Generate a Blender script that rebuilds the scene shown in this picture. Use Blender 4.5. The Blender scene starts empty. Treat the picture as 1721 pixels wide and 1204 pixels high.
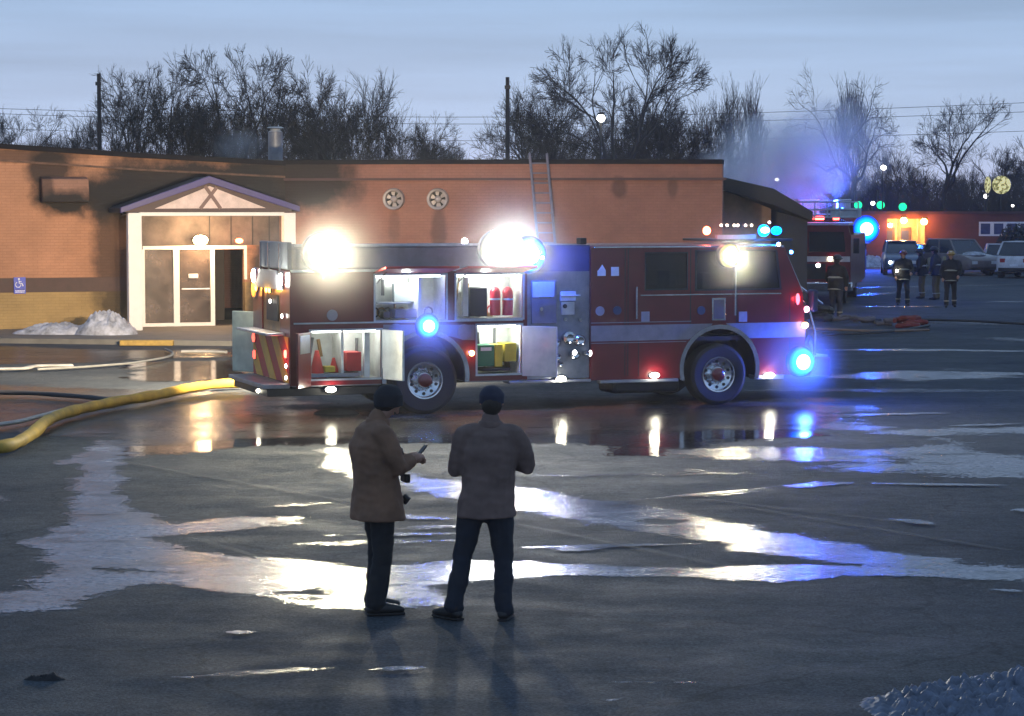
import bpy, bmesh, math, random
from mathutils import Vector, Matrix, noise
from mathutils.geometry import tessellate_polygon
R = math.radians
random.seed(7)
scene = bpy.context.scene
C = scene.collection

# ------------------------------------------------------------------ camera, world, sun, exposure
F_PX, CX, CY, HOR, CAM_H = 3800.0, 860.5, 602.0, 350.0, 3.2
PITCH = math.atan((CY - HOR) / F_PX)
cam_d = bpy.data.cameras.new('camera'); cam = bpy.data.objects.new('camera', cam_d); C.objects.link(cam)
cam.location = (0, 0, CAM_H); cam.rotation_euler = (math.pi / 2 - PITCH, 0, 0)
cam_d.sensor_width = 36.0; cam_d.lens = F_PX / 1721.0 * 36.0
cam_d.clip_start = 0.1; cam_d.clip_end = 3000
scene.camera = cam
scene.view_settings.view_transform = 'Standard'; scene.view_settings.look = 'None'
scene.view_settings.gamma = 1; scene.view_settings.exposure = 0
scene.view_settings.use_curve_mapping = False
try:
    scene.cycles.use_denoising = True
    scene.cycles.max_bounces = 6; scene.cycles.volume_bounces = 2
    scene.cycles.transparent_max_bounces = 12
    scene.cycles.volume_step_rate = 2.0; scene.cycles.volume_max_steps = 64
    scene.cycles.caustics_reflective = False; scene.cycles.caustics_refractive = False
    scene.cycles.sample_clamp_indirect = 4.0
except Exception:
    pass

world = bpy.data.worlds.new('World'); scene.world = world; world.use_nodes = True
nt = world.node_tree; nt.nodes.clear(); N, L = nt.nodes.new, nt.links.new
wout = N('ShaderNodeOutputWorld')
sky = N('ShaderNodeTexSky'); sky.sky_type = 'NISHITA'; sky.sun_disc = False
sky.sun_elevation = R(-1.5); sky.sun_rotation = R(-8); sky.air_density = 1.2; sky.dust_density = 1.5
bg1 = N('ShaderNodeBackground'); bg1.inputs[1].default_value = 0.05; L(sky.outputs[0], bg1.inputs[0])
tc = N('ShaderNodeTexCoord'); sep = N('ShaderNodeSeparateXYZ'); L(tc.outputs['Generated'], sep.inputs[0])
ramp = N('ShaderNodeValToRGB'); cr = ramp.color_ramp
cr.elements[0].position = 0.0; cr.elements[0].color = (0.50, 0.53, 0.74, 1)
cr.elements[1].position = 1.0; cr.elements[1].color = (0.15, 0.24, 0.38, 1)
e = cr.elements.new(0.035); e.color = (0.39, 0.51, 0.71, 1)
e = cr.elements.new(0.09); e.color = (0.28, 0.415, 0.62, 1)
e = cr.elements.new(0.30); e.color = (0.21, 0.34, 0.56, 1)
L(sep.outputs[2], ramp.inputs[0])
mp = N('ShaderNodeMapping'); mp.inputs['Scale'].default_value = (1.3, 1.3, 26.0); L(tc.outputs['Generated'], mp.inputs[0])
ns = N('ShaderNodeTexNoise'); ns.inputs['Scale'].default_value = 2.6; ns.inputs['Detail'].default_value = 6; ns.inputs['Roughness'].default_value = 0.55
L(mp.outputs[0], ns.inputs['Vector'])
mr = N('ShaderNodeMapRange'); mr.inputs[1].default_value = 0.3; mr.inputs[2].default_value = 0.7
mr.inputs[3].default_value = 0.87; mr.inputs[4].default_value = 1.10; L(ns.outputs[0], mr.inputs[0])
vm = N('ShaderNodeVectorMath'); vm.operation = 'SCALE'; L(ramp.outputs[0], vm.inputs[0]); L(mr.outputs[0], vm.inputs['Scale'])
bg2 = N('ShaderNodeBackground'); bg2.inputs[1].default_value = 1.2; L(vm.outputs[0], bg2.inputs[0])
addw = N('ShaderNodeAddShader'); L(bg1.outputs[0], addw.inputs[0]); L(bg2.outputs[0], addw.inputs[1]); L(addw.outputs[0], wout.inputs[0])
sun_d = bpy.data.lights.new('sun', 'SUN'); sun_d.energy = 0.03; sun_d.angle = R(15); sun_d.color = (1, .85, .75)
sun = bpy.data.objects.new('sun', sun_d); C.objects.link(sun); sun.rotation_euler = (R(-88), 0, R(8))

HAZE_DENSITY = 0.0004

# ------------------------------------------------------------------ pixel -> world helpers
ca, sa = math.cos(PITCH), math.sin(PITCH)
def ray(px, py):
    dv = CY - py
    x, y, z = px - CX, F_PX * ca + dv * sa, -F_PX * sa + dv * ca
    return x / y, z / y
def P(px, py, Y):
    a, b = ray(px, py); return Vector((a * Y, Y, CAM_H + b * Y))
def G(px, py, z=0.0):
    a, b = ray(px, py); t = (z - CAM_H) / b; return Vector((a * t, t, z))
class Frame:
    def __init__(s, x, y, th): s.x, s.y, s.th = x, y, th; s.c, s.s = math.cos(th), math.sin(th)
    def uv(s, px, py, w=0.0):
        a, b = ray(px, py)
        u = (a * (s.y + w * s.c) - s.x + w * s.s) / (s.c - a * s.s)
        Y = s.y + u * s.s + w * s.c
        return u, CAM_H + b * Y
    def u(s, px, w=0.0): return s.uv(px, 500, w)[0]
    def z(s, px, py, w=0.0): return s.uv(px, py, w)[1]
    def world(s, u, w, z): return Vector((s.x + u * s.c - w * s.s, s.y + u * s.s + w * s.c, z))

# ------------------------------------------------------------------ materials
MATS = {}
def mat(name, col, rough=.6, metal=0.0, var=.2, scale=4.0, bump=0.0, bscale=30.0, coat=0.0, alpha=1.0, spec=.5, col2=None):
    if name in MATS: return MATS[name]
    m = bpy.data.materials.new(name); m.use_nodes = True; t = m.node_tree; n = t.nodes.new; l = t.links.new
    b = t.nodes['Principled BSDF']
    tc = n('ShaderNodeTexCoord'); no = n('ShaderNodeTexNoise'); no.inputs['Scale'].default_value = scale
    no.inputs['Detail'].default_value = 5; no.inputs['Roughness'].default_value = .6
    l(tc.outputs['Object'], no.inputs['Vector'])
    rp = n('ShaderNodeValToRGB'); rp.color_ramp.elements[0].position = .3; rp.color_ramp.elements[1].position = .7
    c2 = col2 if col2 else tuple(min(1, c * (1 + var)) for c in col)
    rp.color_ramp.elements[0].color = (*[c * (1 - var) for c in col], 1); rp.color_ramp.elements[1].color = (*c2, 1)
    l(no.outputs[0], rp.inputs[0]); l(rp.outputs[0], b.inputs['Base Color'])
    mr = n('ShaderNodeMapRange'); mr.inputs[3].default_value = max(0.02, rough * .8); mr.inputs[4].default_value = min(1, rough * 1.25)
    l(no.outputs[0], mr.inputs[0]); l(mr.outputs[0], b.inputs['Roughness'])
    b.inputs['Metallic'].default_value = metal; b.inputs['Specular IOR Level'].default_value = spec
    b.inputs['Coat Weight'].default_value = coat; b.inputs['Coat Roughness'].default_value = .08
    b.inputs['Alpha'].default_value = alpha
    if bump > 0:
        bn = n('ShaderNodeTexNoise'); bn.inputs['Scale'].default_value = bscale; bn.inputs['Detail'].default_value = 4
        l(tc.outputs['Object'], bn.inputs['Vector'])
        bp = n('ShaderNodeBump'); bp.inputs['Strength'].default_value = min(1, bump * 8); bp.inputs['Distance'].default_value = bump
        l(bn.outputs[0], bp.inputs['Height']); l(bp.outputs[0], b.inputs['Normal'])
    MATS[name] = m; return m
def glow(name, col, strength):
    if name in MATS: return MATS[name]
    m = bpy.data.materials.new(name); m.use_nodes = True; t = m.node_tree; n = t.nodes.new; l = t.links.new
    b = t.nodes['Principled BSDF']; b.inputs['Base Color'].default_value = (*[c * .5 for c in col], 1)
    tc = n('ShaderNodeTexCoord'); no = n('ShaderNodeTexNoise'); no.inputs['Scale'].default_value = 30; l(tc.outputs['Object'], no.inputs['Vector'])
    mr = n('ShaderNodeMapRange'); mr.inputs[3].default_value = strength * .8; mr.inputs[4].default_value = strength * 1.2
    l(no.outputs[0], mr.inputs[0]); l(mr.outputs[0], b.inputs['Emission Strength'])
    b.inputs['Emission Color'].default_value = (*col, 1)
    MATS[name] = m; return m

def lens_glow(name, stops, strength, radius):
    """lamp lens with its glare painted in, fading from centre to rim (object space)"""
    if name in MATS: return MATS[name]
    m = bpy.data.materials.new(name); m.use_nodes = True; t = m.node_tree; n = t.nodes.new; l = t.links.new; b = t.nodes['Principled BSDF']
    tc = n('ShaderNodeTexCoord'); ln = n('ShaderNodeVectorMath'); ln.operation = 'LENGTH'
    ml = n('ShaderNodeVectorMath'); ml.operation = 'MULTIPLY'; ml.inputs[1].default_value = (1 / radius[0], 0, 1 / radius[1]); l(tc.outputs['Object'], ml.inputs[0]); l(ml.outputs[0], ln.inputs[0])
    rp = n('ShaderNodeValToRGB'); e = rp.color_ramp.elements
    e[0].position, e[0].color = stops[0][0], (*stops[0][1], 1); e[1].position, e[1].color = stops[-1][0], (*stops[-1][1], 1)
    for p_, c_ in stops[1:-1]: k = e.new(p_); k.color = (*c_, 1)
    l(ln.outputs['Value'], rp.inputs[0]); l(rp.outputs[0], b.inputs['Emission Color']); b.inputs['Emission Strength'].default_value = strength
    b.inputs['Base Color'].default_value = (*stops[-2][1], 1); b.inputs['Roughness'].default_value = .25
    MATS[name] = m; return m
RED = mat('red_paint', (.125, .005, .010), .3, var=.12, coat=.6)
RED_IN = mat('red_inner', (.35, .03, .03), .5)
WHITE_BAND = mat('white_reflective_band', (.22, .205, .25), .4)
CHROME = mat('chrome', (.62, .63, .66), .16, metal=1)
ALU = mat('brushed_aluminium', (.52, .54, .56), .38, metal=.9)
ALU_D = mat('tread_plate', (.30, .31, .34), .45, metal=.7, bump=.004, bscale=60)
BLACK = mat('black_plastic', (.018, .018, .02), .5)
RUBBER = mat('tyre_rubber', (.018, .018, .02), .8, bump=.004, bscale=40)
DGLASS = mat('dark_tinted_glass', (.02, .035, .035), .06, var=.3, alpha=.72, spec=.8)
INNER = mat('white_compartment_liner', (.72, .74, .70), .5)
GREEN = mat('green_case', (.03, .16, .08), .5)
YEL = mat('yellow_case', (.60, .48, .05), .5)
REDC = mat('red_case', (.45, .03, .03), .45)
ORANGE = mat('orange_plastic', (.6, .12, .03), .5)
AMBER_STRIPE = mat('yellow_chevron', (.80, .42, .04), .4)
RED_STRIPE = mat('red_chevron', (.50, .02, .02), .4)
GREYC = mat('grey_hose_cover', (.16, .17, .21), .7, bump=.01, bscale=8)
NAVY = mat('dark_blue_panel', (.03, .05, .14), .4)
SKIN = mat('skin', (.38, .21, .15), .55)

# ------------------------------------------------------------------ mesh builder
class MB:
    def __init__(s): s.v, s.f = [], []
    def add(s, vs, fs):
        o = len(s.v); s.v += [tuple(v) for v in vs]; s.f += [tuple(i + o for i in f) for f in fs]; return s
    def box(s, x0, x1, y0, y1, z0, z1):
        vs = [(x, y, z) for z in (z0, z1) for y in (y0, y1) for x in (x0, x1)]
        return s.add(vs, [(0, 2, 3, 1), (4, 5, 7, 6), (0, 1, 5, 4), (2, 6, 7, 3), (0, 4, 6, 2), (1, 3, 7, 5)])
    def tube(s, pts, r, n=8, cap=True):
        rs = r if isinstance(r, (list, tuple)) else [r] * len(pts)
        pts = [Vector(p) for p in pts]; vs, fs = [], []
        prev = None
        for i, p in enumerate(pts):
            t = (pts[min(i + 1, len(pts) - 1)] - pts[max(i - 1, 0)]).normalized()
            if prev is None:
                a = Vector((0, 0, 1)) if abs(t.z) < .9 else Vector((0, -1, 0)); x = t.cross(a).normalized()
            else: x = (prev - t * prev.dot(t)).normalized()
            prev = x; y = t.cross(x)
            rr = rs[i]; rx, ry = rr if isinstance(rr, tuple) else (rr, rr)
            for k in range(n):
                an = 2 * math.pi * k / n; vs.append(p + x * math.cos(an) * rx + y * math.sin(an) * ry)
        for i in range(len(pts) - 1):
            for k in range(n):
                a, b = i * n + k, i * n + (k + 1) % n; fs.append((a, b, b + n, a + n))
        if cap: fs.append(tuple(range(n))[::-1]); fs.append(tuple(range((len(pts) - 1) * n, len(pts) * n)))
        return s.add(vs, fs)
    def cyl(s, c, ax, r, h, n=24, r2=None):
        c = Vector(c); ax = Vector(ax).normalized(); return s.tube([c - ax * h / 2, c + ax * h / 2], [r, r if r2 is None else r2], n)
    def ball(s, c, r, n=12, m=8):
        rx, ry, rz = r if isinstance(r, (tuple, list)) else (r, r, r); vs, fs = [], []
        for j in range(m + 1):
            ph = math.pi * j / m
            for k in range(n):
                an = 2 * math.pi * k / n
                vs.append((c[0] + rx * math.sin(ph) * math.cos(an), c[1] + ry * math.sin(ph) * math.sin(an), c[2] + rz * math.cos(ph)))
        for j in range(m):
            for k in range(n):
                a, b = j * n + k, j * n + (k + 1) % n; fs.append((a, a + n, b + n, b))
        return s.add(vs, fs)
    def lathe(s, prof, c, n=32):      # prof (r, y) about axis Y through c
        vs, fs = [], []
        for r, y in prof:
            for k in range(n):
                an = 2 * math.pi * k / n; vs.append((c[0] + r * math.cos(an), c[1] + y, c[2] + r * math.sin(an)))
        for i in range(len(prof) - 1):
            for k in range(n):
                a, b = i * n + k, i * n + (k + 1) % n; fs.append((a, a + n, b + n, b))
        return s.add(vs, fs)
    def plate(s, loops, y0, y1):      # loops in (x, z), extruded along y; loops[0] outline, others holes
        tris = tessellate_polygon([[Vector((a, b, 0)) for a, b in lp] for lp in loops])
        flat = [p for lp in loops for p in lp]; n = len(flat)
        vs = [(a, y0, b) for a, b in flat] + [(a, y1, b) for a, b in flat]; fs = []
        for t in tris: fs.append(tuple(t)); fs.append(tuple(i + n for i in reversed(t)))
        o = 0
        for lp in loops:
            m = len(lp)
            for i in range(m):
                a, b = o + i, o + (i + 1) % m; fs.append((a, b, b + n, a + n))
            o += m
        return s.add(vs, fs)
    def build(s, name, m, parent=None, bev=0.0, smooth=True, loc=None, fix=True):
        me = bpy.data.meshes.new(name); me.from_pydata(s.v, [], s.f)
        if fix or smooth:
            bm = bmesh.new(); bm.from_mesh(me)
            if fix:
                bmesh.ops.remove_doubles(bm, verts=bm.verts, dist=1e-5)
                bmesh.ops.recalc_face_normals(bm, faces=bm.faces)
            if smooth:
                for f in bm.faces: f.smooth = True
                for ed in bm.edges:
                    if len(ed.link_faces) == 2 and ed.calc_face_angle(0) > R(38): ed.smooth = False
            bm.to_mesh(me); bm.free()
        me.materials.append(m); o = bpy.data.objects.new(name, me); C.objects.link(o)
        if parent is not None: o.parent = parent
        if loc is not None: o.location = loc
        if bev > 0:
            md = o.modifiers.new('edge', 'BEVEL'); md.width = bev; md.segments = 2; md.limit_method = 'ANGLE'
        return o
def tag(o, label=None, cat=None, group=None, kind=None):
    if label: o['label'] = label
    if cat: o['category'] = cat
    if group: o['group'] = group
    if kind: o['kind'] = kind
    return o
def empty(name, loc, rz=0.0, **k):
    o = bpy.data.objects.new(name, None); C.objects.link(o); o.location = loc; o.rotation_euler = (0, 0, rz); o.empty_display_size = .3
    return tag(o, **k)
def bx(name, m, parent, x0, x1, y0, y1, z0, z1, bev=0.0): return MB().box(x0, x1, y0, y1, z0, z1).build(name, m, parent, bev)
def copy_tree(o, parent=None):
    c = o.copy(); C.objects.link(c); c.parent = parent
    for ch in list(o.children): copy_tree(ch, c)
    return c
def lamp(parent, loc, power, col, radius=.05, spot=None, aim=None, vis=True):
    d = bpy.data.lights.new('lamp_light', 'SPOT' if spot else 'POINT'); d.energy = power; d.color = col; d.shadow_soft_size = radius
    if spot: d.spot_size = R(spot); d.spot_blend = .6
    o = bpy.data.objects.new('lamp_light', d); C.objects.link(o); o.parent = parent; o.location = loc
    if aim is not None: o.rotation_euler = Vector(aim).to_track_quat('-Z', 'Y').to_euler()
    return o

# ------------------------------------------------------------------ ground
def ground_material():
    m = bpy.data.materials.new('wet_asphalt'); m.use_nodes = True; t = m.node_tree; n = t.nodes.new; l = t.links.new; b = t.nodes['Principled BSDF']
    tc = n('ShaderNodeTexCoord')
    def noi(sc, det=6, rough=.6, vec=None):
        x = n('ShaderNodeTexNoise'); x.inputs['Scale'].default_value = sc; x.inputs['Detail'].default_value = det; x.inputs['Roughness'].default_value = rough
        l(vec or tc.outputs['Object'], x.inputs['Vector']); return x
    mp = n('ShaderNodeMapping'); mp.inputs['Scale'].default_value = (.7, 1, 1); l(tc.outputs['Object'], mp.inputs[0])
    a = noi(.18, 7, .62, mp.outputs[0]); g = noi(36, 4, .7); c = noi(1.3, 6, .65, mp.outputs[0])
    rp = n('ShaderNodeValToRGB'); rp.color_ramp.elements[0].position = .36; rp.color_ramp.elements[1].position = .66
    rp.color_ramp.elements[0].color = (.038, .050, .066, 1); rp.color_ramp.elements[1].color = (.085, .098, .108, 1)
    l(a.outputs[0], rp.inputs[0])
    mx = n('ShaderNodeMix'); mx.data_type = 'RGBA'; mx.blend_type = 'MULTIPLY'; mx.inputs[0].default_value = 1
    mr = n('ShaderNodeMapRange'); mr.inputs[1].default_value = .3; mr.inputs[2].default_value = .7; mr.inputs[3].default_value = .35; mr.inputs[4].default_value = 1.65; l(g.outputs[0], mr.inputs[0])
    l(rp.outputs[0], mx.inputs[6]); l(mr.outputs[0], mx.inputs[7])
    g2 = noi(7, 6, .7); m2 = n('ShaderNodeMapRange'); m2.inputs[1].default_value = .35; m2.inputs[2].default_value = .65; m2.inputs[3].default_value = .72; m2.inputs[4].default_value = 1.22; l(g2.outputs[0], m2.inputs[0])
    mb2 = n('ShaderNodeMix'); mb2.data_type = 'RGBA'; mb2.blend_type = 'MULTIPLY'; mb2.inputs[0].default_value = 1; l(mx.outputs[2], mb2.inputs[6]); l(m2.outputs[0], mb2.inputs[7])
    wp = n('ShaderNodeVectorMath'); wp.operation = 'ADD'; l(tc.outputs['Object'], wp.inputs[0]); wn = noi(.8, 4); l(wn.outputs['Color'], wp.inputs[1])
    vo = n('ShaderNodeTexVoronoi'); vo.feature = 'DISTANCE_TO_EDGE'; vo.inputs['Scale'].default_value = .22; l(wp.outputs[0], vo.inputs['Vector'])
    cr_ = n('ShaderNodeMapRange'); cr_.inputs[1].default_value = .002; cr_.inputs[2].default_value = .007; cr_.inputs[3].default_value = .72; cr_.inputs[4].default_value = 1; l(vo.outputs['Distance'], cr_.inputs[0])
    mc = n('ShaderNodeMix'); mc.data_type = 'RGBA'; mc.blend_type = 'MULTIPLY'; mc.inputs[0].default_value = 1; l(mb2.outputs[2], mc.inputs[6]); l(cr_.outputs[0], mc.inputs[7]); l(mc.outputs[2], b.inputs['Base Color'])
    r = n('ShaderNodeMapRange'); r.inputs[1].default_value = .35; r.inputs[2].default_value = .68; r.inputs[3].default_value = .66; r.inputs[4].default_value = .95
    l(c.outputs[0], r.inputs[0]); l(r.outputs[0], b.inputs['Roughness'])
    b.inputs['Specular IOR Level'].default_value = .15
    bp = n('ShaderNodeBump'); bp.inputs['Strength'].default_value = 1; bp.inputs['Distance'].default_value = .03
    l(g.outputs[0], bp.inputs['Height']); l(bp.outputs[0], b.inputs['Normal'])
    return m
MG = ground_material()
bm_ = MB()
xs = [-900, -120, -40, 0, 40, 120, 900]; ys = [-300, 0, 20, 40, 80, 160, 1500]
for y in ys:
    for x in xs: bm_.v.append((x, y, 0))
for j in range(6):
    for i in range(6): a = j * 7 + i; bm_.f.append((a, a + 1, a + 8, a + 7))
tag(bm_.build('ground', MG, smooth=False), kind='structure')

import numpy as np
def film_material(name, base, rough, bump, bs, nscale=1.6, gaps=.0, maxa=1.0, gscale=2.2):
    m = bpy.data.materials.new(name); m.use_nodes = True; t = m.node_tree; n = t.nodes.new; l = t.links.new; b = t.nodes['Principled BSDF']
    tc = n('ShaderNodeTexCoord'); mp = n('ShaderNodeMapping'); mp.inputs['Scale'].default_value = (.55, 1, 1); l(tc.outputs['Object'], mp.inputs[0])
    def noi(sc, det=5, ro=.6, v=None):
        x = n('ShaderNodeTexNoise'); x.inputs['Scale'].default_value = sc; x.inputs['Detail'].default_value = det; x.inputs['Roughness'].default_value = ro; l(v or tc.outputs['Object'], x.inputs['Vector']); return x
    a = noi(1.1, 8, .68, mp.outputs[0])
    rp = n('ShaderNodeValToRGB'); rp.color_ramp.elements[0].position = .35; rp.color_ramp.elements[1].position = .66
    rp.color_ramp.elements[0].color = (*[c * .4 for c in base], 1); rp.color_ramp.elements[1].color = (*base, 1)
    l(a.outputs[0], rp.inputs[0]); l(rp.outputs[0], b.inputs['Base Color'])
    r = n('ShaderNodeMapRange'); r.inputs[1].default_value = .35; r.inputs[2].default_value = .66; r.inputs[3].default_value = rough * .7; r.inputs[4].default_value = rough * 1.35
    l(a.outputs[0], r.inputs[0]); l(r.outputs[0], b.inputs['Roughness']); b.inputs['IOR'].default_value = 1.36
    v = noi(bs, 4, .65); bp = n('ShaderNodeBump'); bp.inputs['Strength'].default_value = 1; bp.inputs['Distance'].default_value = bump
    l(v.outputs[0], bp.inputs['Height']); l(bp.outputs[0], b.inputs['Normal'])
    at = n('ShaderNodeAttribute'); at.attribute_name = 'edge'; e_ = noi(nscale, 8, .66, mp.outputs[0]); g_ = noi(15, 5, .75)
    k = n('ShaderNodeMath'); k.operation = 'MULTIPLY_ADD'; l(e_.outputs[0], k.inputs[0]); k.inputs[1].default_value = 6.4; k.inputs[2].default_value = -3.2
    k2 = n('ShaderNodeMath'); k2.operation = 'MULTIPLY_ADD'; l(g_.outputs[0], k2.inputs[0]); k2.inputs[1].default_value = 4.4; k2.inputs[2].default_value = -2.2
    s1 = n('ShaderNodeMath'); l(at.outputs['Fac'], s1.inputs[0]); l(k.outputs[0], s1.inputs[1]); s2 = n('ShaderNodeMath'); l(s1.outputs[0], s2.inputs[0]); l(k2.outputs[0], s2.inputs[1])
    q = n('ShaderNodeMapRange'); q.interpolation_type = 'SMOOTHSTEP'; q.inputs[1].default_value = -.25; q.inputs[2].default_value = .45; q.inputs[4].default_value = maxa; l(s2.outputs[0], q.inputs[0])
    last = q.outputs[0]
    if gaps > 0:
        gg = noi(gscale, 7, .7, mp.outputs[0]); gr = n('ShaderNodeMapRange'); gr.inputs[1].default_value = .32 if gscale < 3 else .42; gr.inputs[2].default_value = .45 if gscale < 3 else .60; gr.inputs[3].default_value = 1 - gaps; gr.inputs[4].default_value = 1; l(gg.outputs[0], gr.inputs[0])
        mm = n('ShaderNodeMath'); mm.operation = 'MULTIPLY'; l(last, mm.inputs[0]); l(gr.outputs[0], mm.inputs[1]); last = mm.outputs[0]
        fr = n('ShaderNodeMapRange'); fr.inputs[1].default_value = .40; fr.inputs[2].default_value = .50; fr.inputs[3].default_value = 1 - gaps * .75; fr.inputs[4].default_value = 1; l(g_.outputs[0], fr.inputs[0])
        m5 = n('ShaderNodeMath'); m5.operation = 'MULTIPLY'; l(last, m5.inputs[0]); l(fr.outputs[0], m5.inputs[1]); last = m5.outputs[0]
    l(last, b.inputs['Alpha'])
    return m
ICE = film_material('thin_ice_film', (.28, .29, .34), .22, .005, 18, gaps=.75, maxa=.85)
ICE_BR = film_material('frosted_ice_film', (.26, .27, .33), .22, .007, 16, gaps=.55)
WATER = film_material('standing_water', (.03, .03, .034), .07, .0016, 9, nscale=1.0, gaps=.7)
DAMP = film_material('damp_asphalt', (.045, .047, .05), .20, .003, 20, nscale=.7, gaps=.6, maxa=.8)
STREAK = film_material('streak_of_ice', (.20, .21, .26), .24, .006, 20, nscale=7, gaps=1.0, maxa=.85, gscale=8)
PUD = [0]
def puddle(poly, m, amp=.14, holes=(), name='puddle'):
    PUD[0] += 1; z = .004 + .0004 * PUD[0]
    xs_, ys_ = [p[0] for p in poly], [p[1] for p in poly]; mg = 8
    x0, x1, y0, y1 = min(xs_) - mg * 2, max(xs_) + mg * 2, max(min(ys_) - mg, 366), max(ys_) + mg
    nx, ny = max(6, int((x1 - x0) / 7)), max(6, int((y1 - y0) / 1.6))
    gx, gy = np.meshgrid(np.linspace(x0, x1, nx), np.linspace(y0, y1, ny))
    def toG(px, py):
        dv = CY - py; yy = F_PX * ca + dv * sa; zz = -F_PX * sa + dv * ca; t = (z - CAM_H) / (zz / yy); return (px - CX) / yy * t, t
    X, Y = toG(gx, gy); pts = np.stack([X.ravel(), Y.ravel()], 1)
    dist = np.full(len(pts), 1e9); ins = np.zeros(len(pts), bool)
    for lp in [poly] + list(holes):
        q = np.array([toG(float(a), float(max(b, 364))) for a, b in lp]); n_ = len(q)
        for i in range(n_):
            a, b = q[i], q[(i + 1) % n_]; d = b - a; L2 = max(1e-9, d @ d); t = np.clip(((pts - a) @ d) / L2, 0, 1)
            dist = np.minimum(dist, np.hypot(*(pts - a - t[:, None] * d).T))
            if abs(b[1] - a[1]) > 1e-9:
                c = ((a[1] > pts[:, 1]) != (b[1] > pts[:, 1])) & (pts[:, 0] < (b[0] - a[0]) * (pts[:, 1] - a[1]) / (b[1] - a[1]) + a[0]); ins ^= c
    # reach is relative to distance, as thin streaks far off are still metres deep
    sd = np.where(ins, dist, -dist) / amp
    keep = (sd > -4.2).reshape(ny, nx); cell = keep[:-1, :-1] | keep[1:, :-1] | keep[:-1, 1:] | keep[1:, 1:]
    idx = np.arange(ny * nx).reshape(ny, nx); f = np.stack([idx[:-1, :-1], idx[1:, :-1], idx[1:, 1:], idx[:-1, 1:]], -1)[cell]
    used = np.unique(f); rm = np.full(ny * nx, -1); rm[used] = np.arange(len(used)); f = rm[f]
    vs = np.column_stack([pts[used], np.full(len(used), z)])
    me = bpy.data.meshes.new(name); me.from_pydata(vs.tolist(), [], f.tolist()); me.materials.append(m)
    at = me.attributes.new('edge', 'FLOAT', 'POINT'); at.data.foreach_set('value', sd[used].astype(np.float32))
    o = bpy.data.objects.new(name, me); C.objects.link(o); return tag(o, kind='structure')
# left ice column and its fan
puddle([(165, 740), (228, 742), (246, 760), (200, 775), (205, 820), (225, 860), (300, 880), (400, 870), (500, 868), (500, 880), (330, 895),
        (240, 905), (330, 925), (470, 940), (610, 955), (720, 962), (830, 952), (838, 966), (740, 985), (735, 1015), (620, 1024), (480, 1018), (410, 1005), (350, 985),
        (300, 978), (210, 988), (140, 1008), (130, 1024), (0, 1032), (-40, 1022), (-30, 1000), (60, 990), (85, 940), (40, 915), (110, 880), (125, 830), (140, 790), (135, 778), (80, 785), (120, 770)], ICE_BR, .16,
       holes=[[(170, 955), (300, 960), (306, 966), (180, 964)], [(480, 996), (530, 988), (590, 998), (540, 1006)]])
puddle([(545, 752), (590, 752), (640, 790), (700, 800), (790, 815), (900, 822), (1000, 838), (1120, 853), (1230, 880), (1340, 900), (1450, 918), (1560, 938), (1721, 955), (1760, 980),
        (1660, 966), (1560, 962), (1440, 950), (1330, 938), (1240, 922), (1120, 900), (1000, 884), (900, 859), (800, 845), (690, 822), (600, 800), (540, 782)], ICE_BR, .2,
       holes=[[(1090, 872), (1140, 876), (1136, 882), (1095, 879)]])
puddle([(640, 950), (780, 942), (900, 944), (1040, 952), (1180, 954), (1320, 948), (1460, 952), (1600, 958), (1721, 962), (1760, 968), (1700, 975), (1540, 970),
        (1420, 968), (1300, 978), (1220, 975), (1100, 968), (960, 966), (860, 972), (760, 978), (680, 972)], ICE_BR, .10)
puddle([(1140, 758), (1250, 752), (1330, 752), (1450, 757), (1500, 752), (1610, 745), (1560, 735), (1420, 724), (1330, 712), (1340, 690), (1400, 706), (1500, 722), (1600, 722), (1721, 716), (1760, 718), (1760, 728),
        (1640, 730), (1590, 735), (1640, 756), (1700, 765), (1760, 776), (1760, 806), (1640, 802), (1560, 794), (1400, 792), (1380, 788), (1440, 780), (1380, 774), (1250, 772), (1130, 768)], ICE, .3,
       holes=[[(1490, 770), (1530, 772), (1526, 780), (1496, 778)]])
puddle([(1160, 706), (1230, 700), (1320, 704), (1330, 722), (1250, 728), (1200, 720)], ICE_BR, .3)
# standing water along the truck
puddle([(200, 728), (300, 715), (420, 712), (560, 700), (700, 704), (860, 698), (1000, 690), (1130, 686), (1330, 682), (1400, 690), (1420, 700), (1335, 735), (1240, 742), (1150, 756), (1050, 752),
        (960, 748), (860, 745), (700, 744), (600, 748), (420, 748), (300, 762), (230, 764)], WATER, .35)
puddle([(215, 610), (390, 604), (420, 640), (230, 642)], WATER, .4)
puddle([(1010, 753), (1060, 750), (1120, 756), (1110, 766), (1040, 764)], WATER, .25)
# damp sheets
puddle([(-200, 640), (120, 650), (400, 660), (560, 690), (700, 700), (1000, 684), (1120, 676), (1360, 672), (1500, 690), (1300, 720), (600, 735), (200, 742), (-200, 720)], DAMP, .7)
puddle([(-200, 575), (210, 588), (400, 590), (420, 600), (200, 606), (-200, 615)], DAMP, .7)
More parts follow.
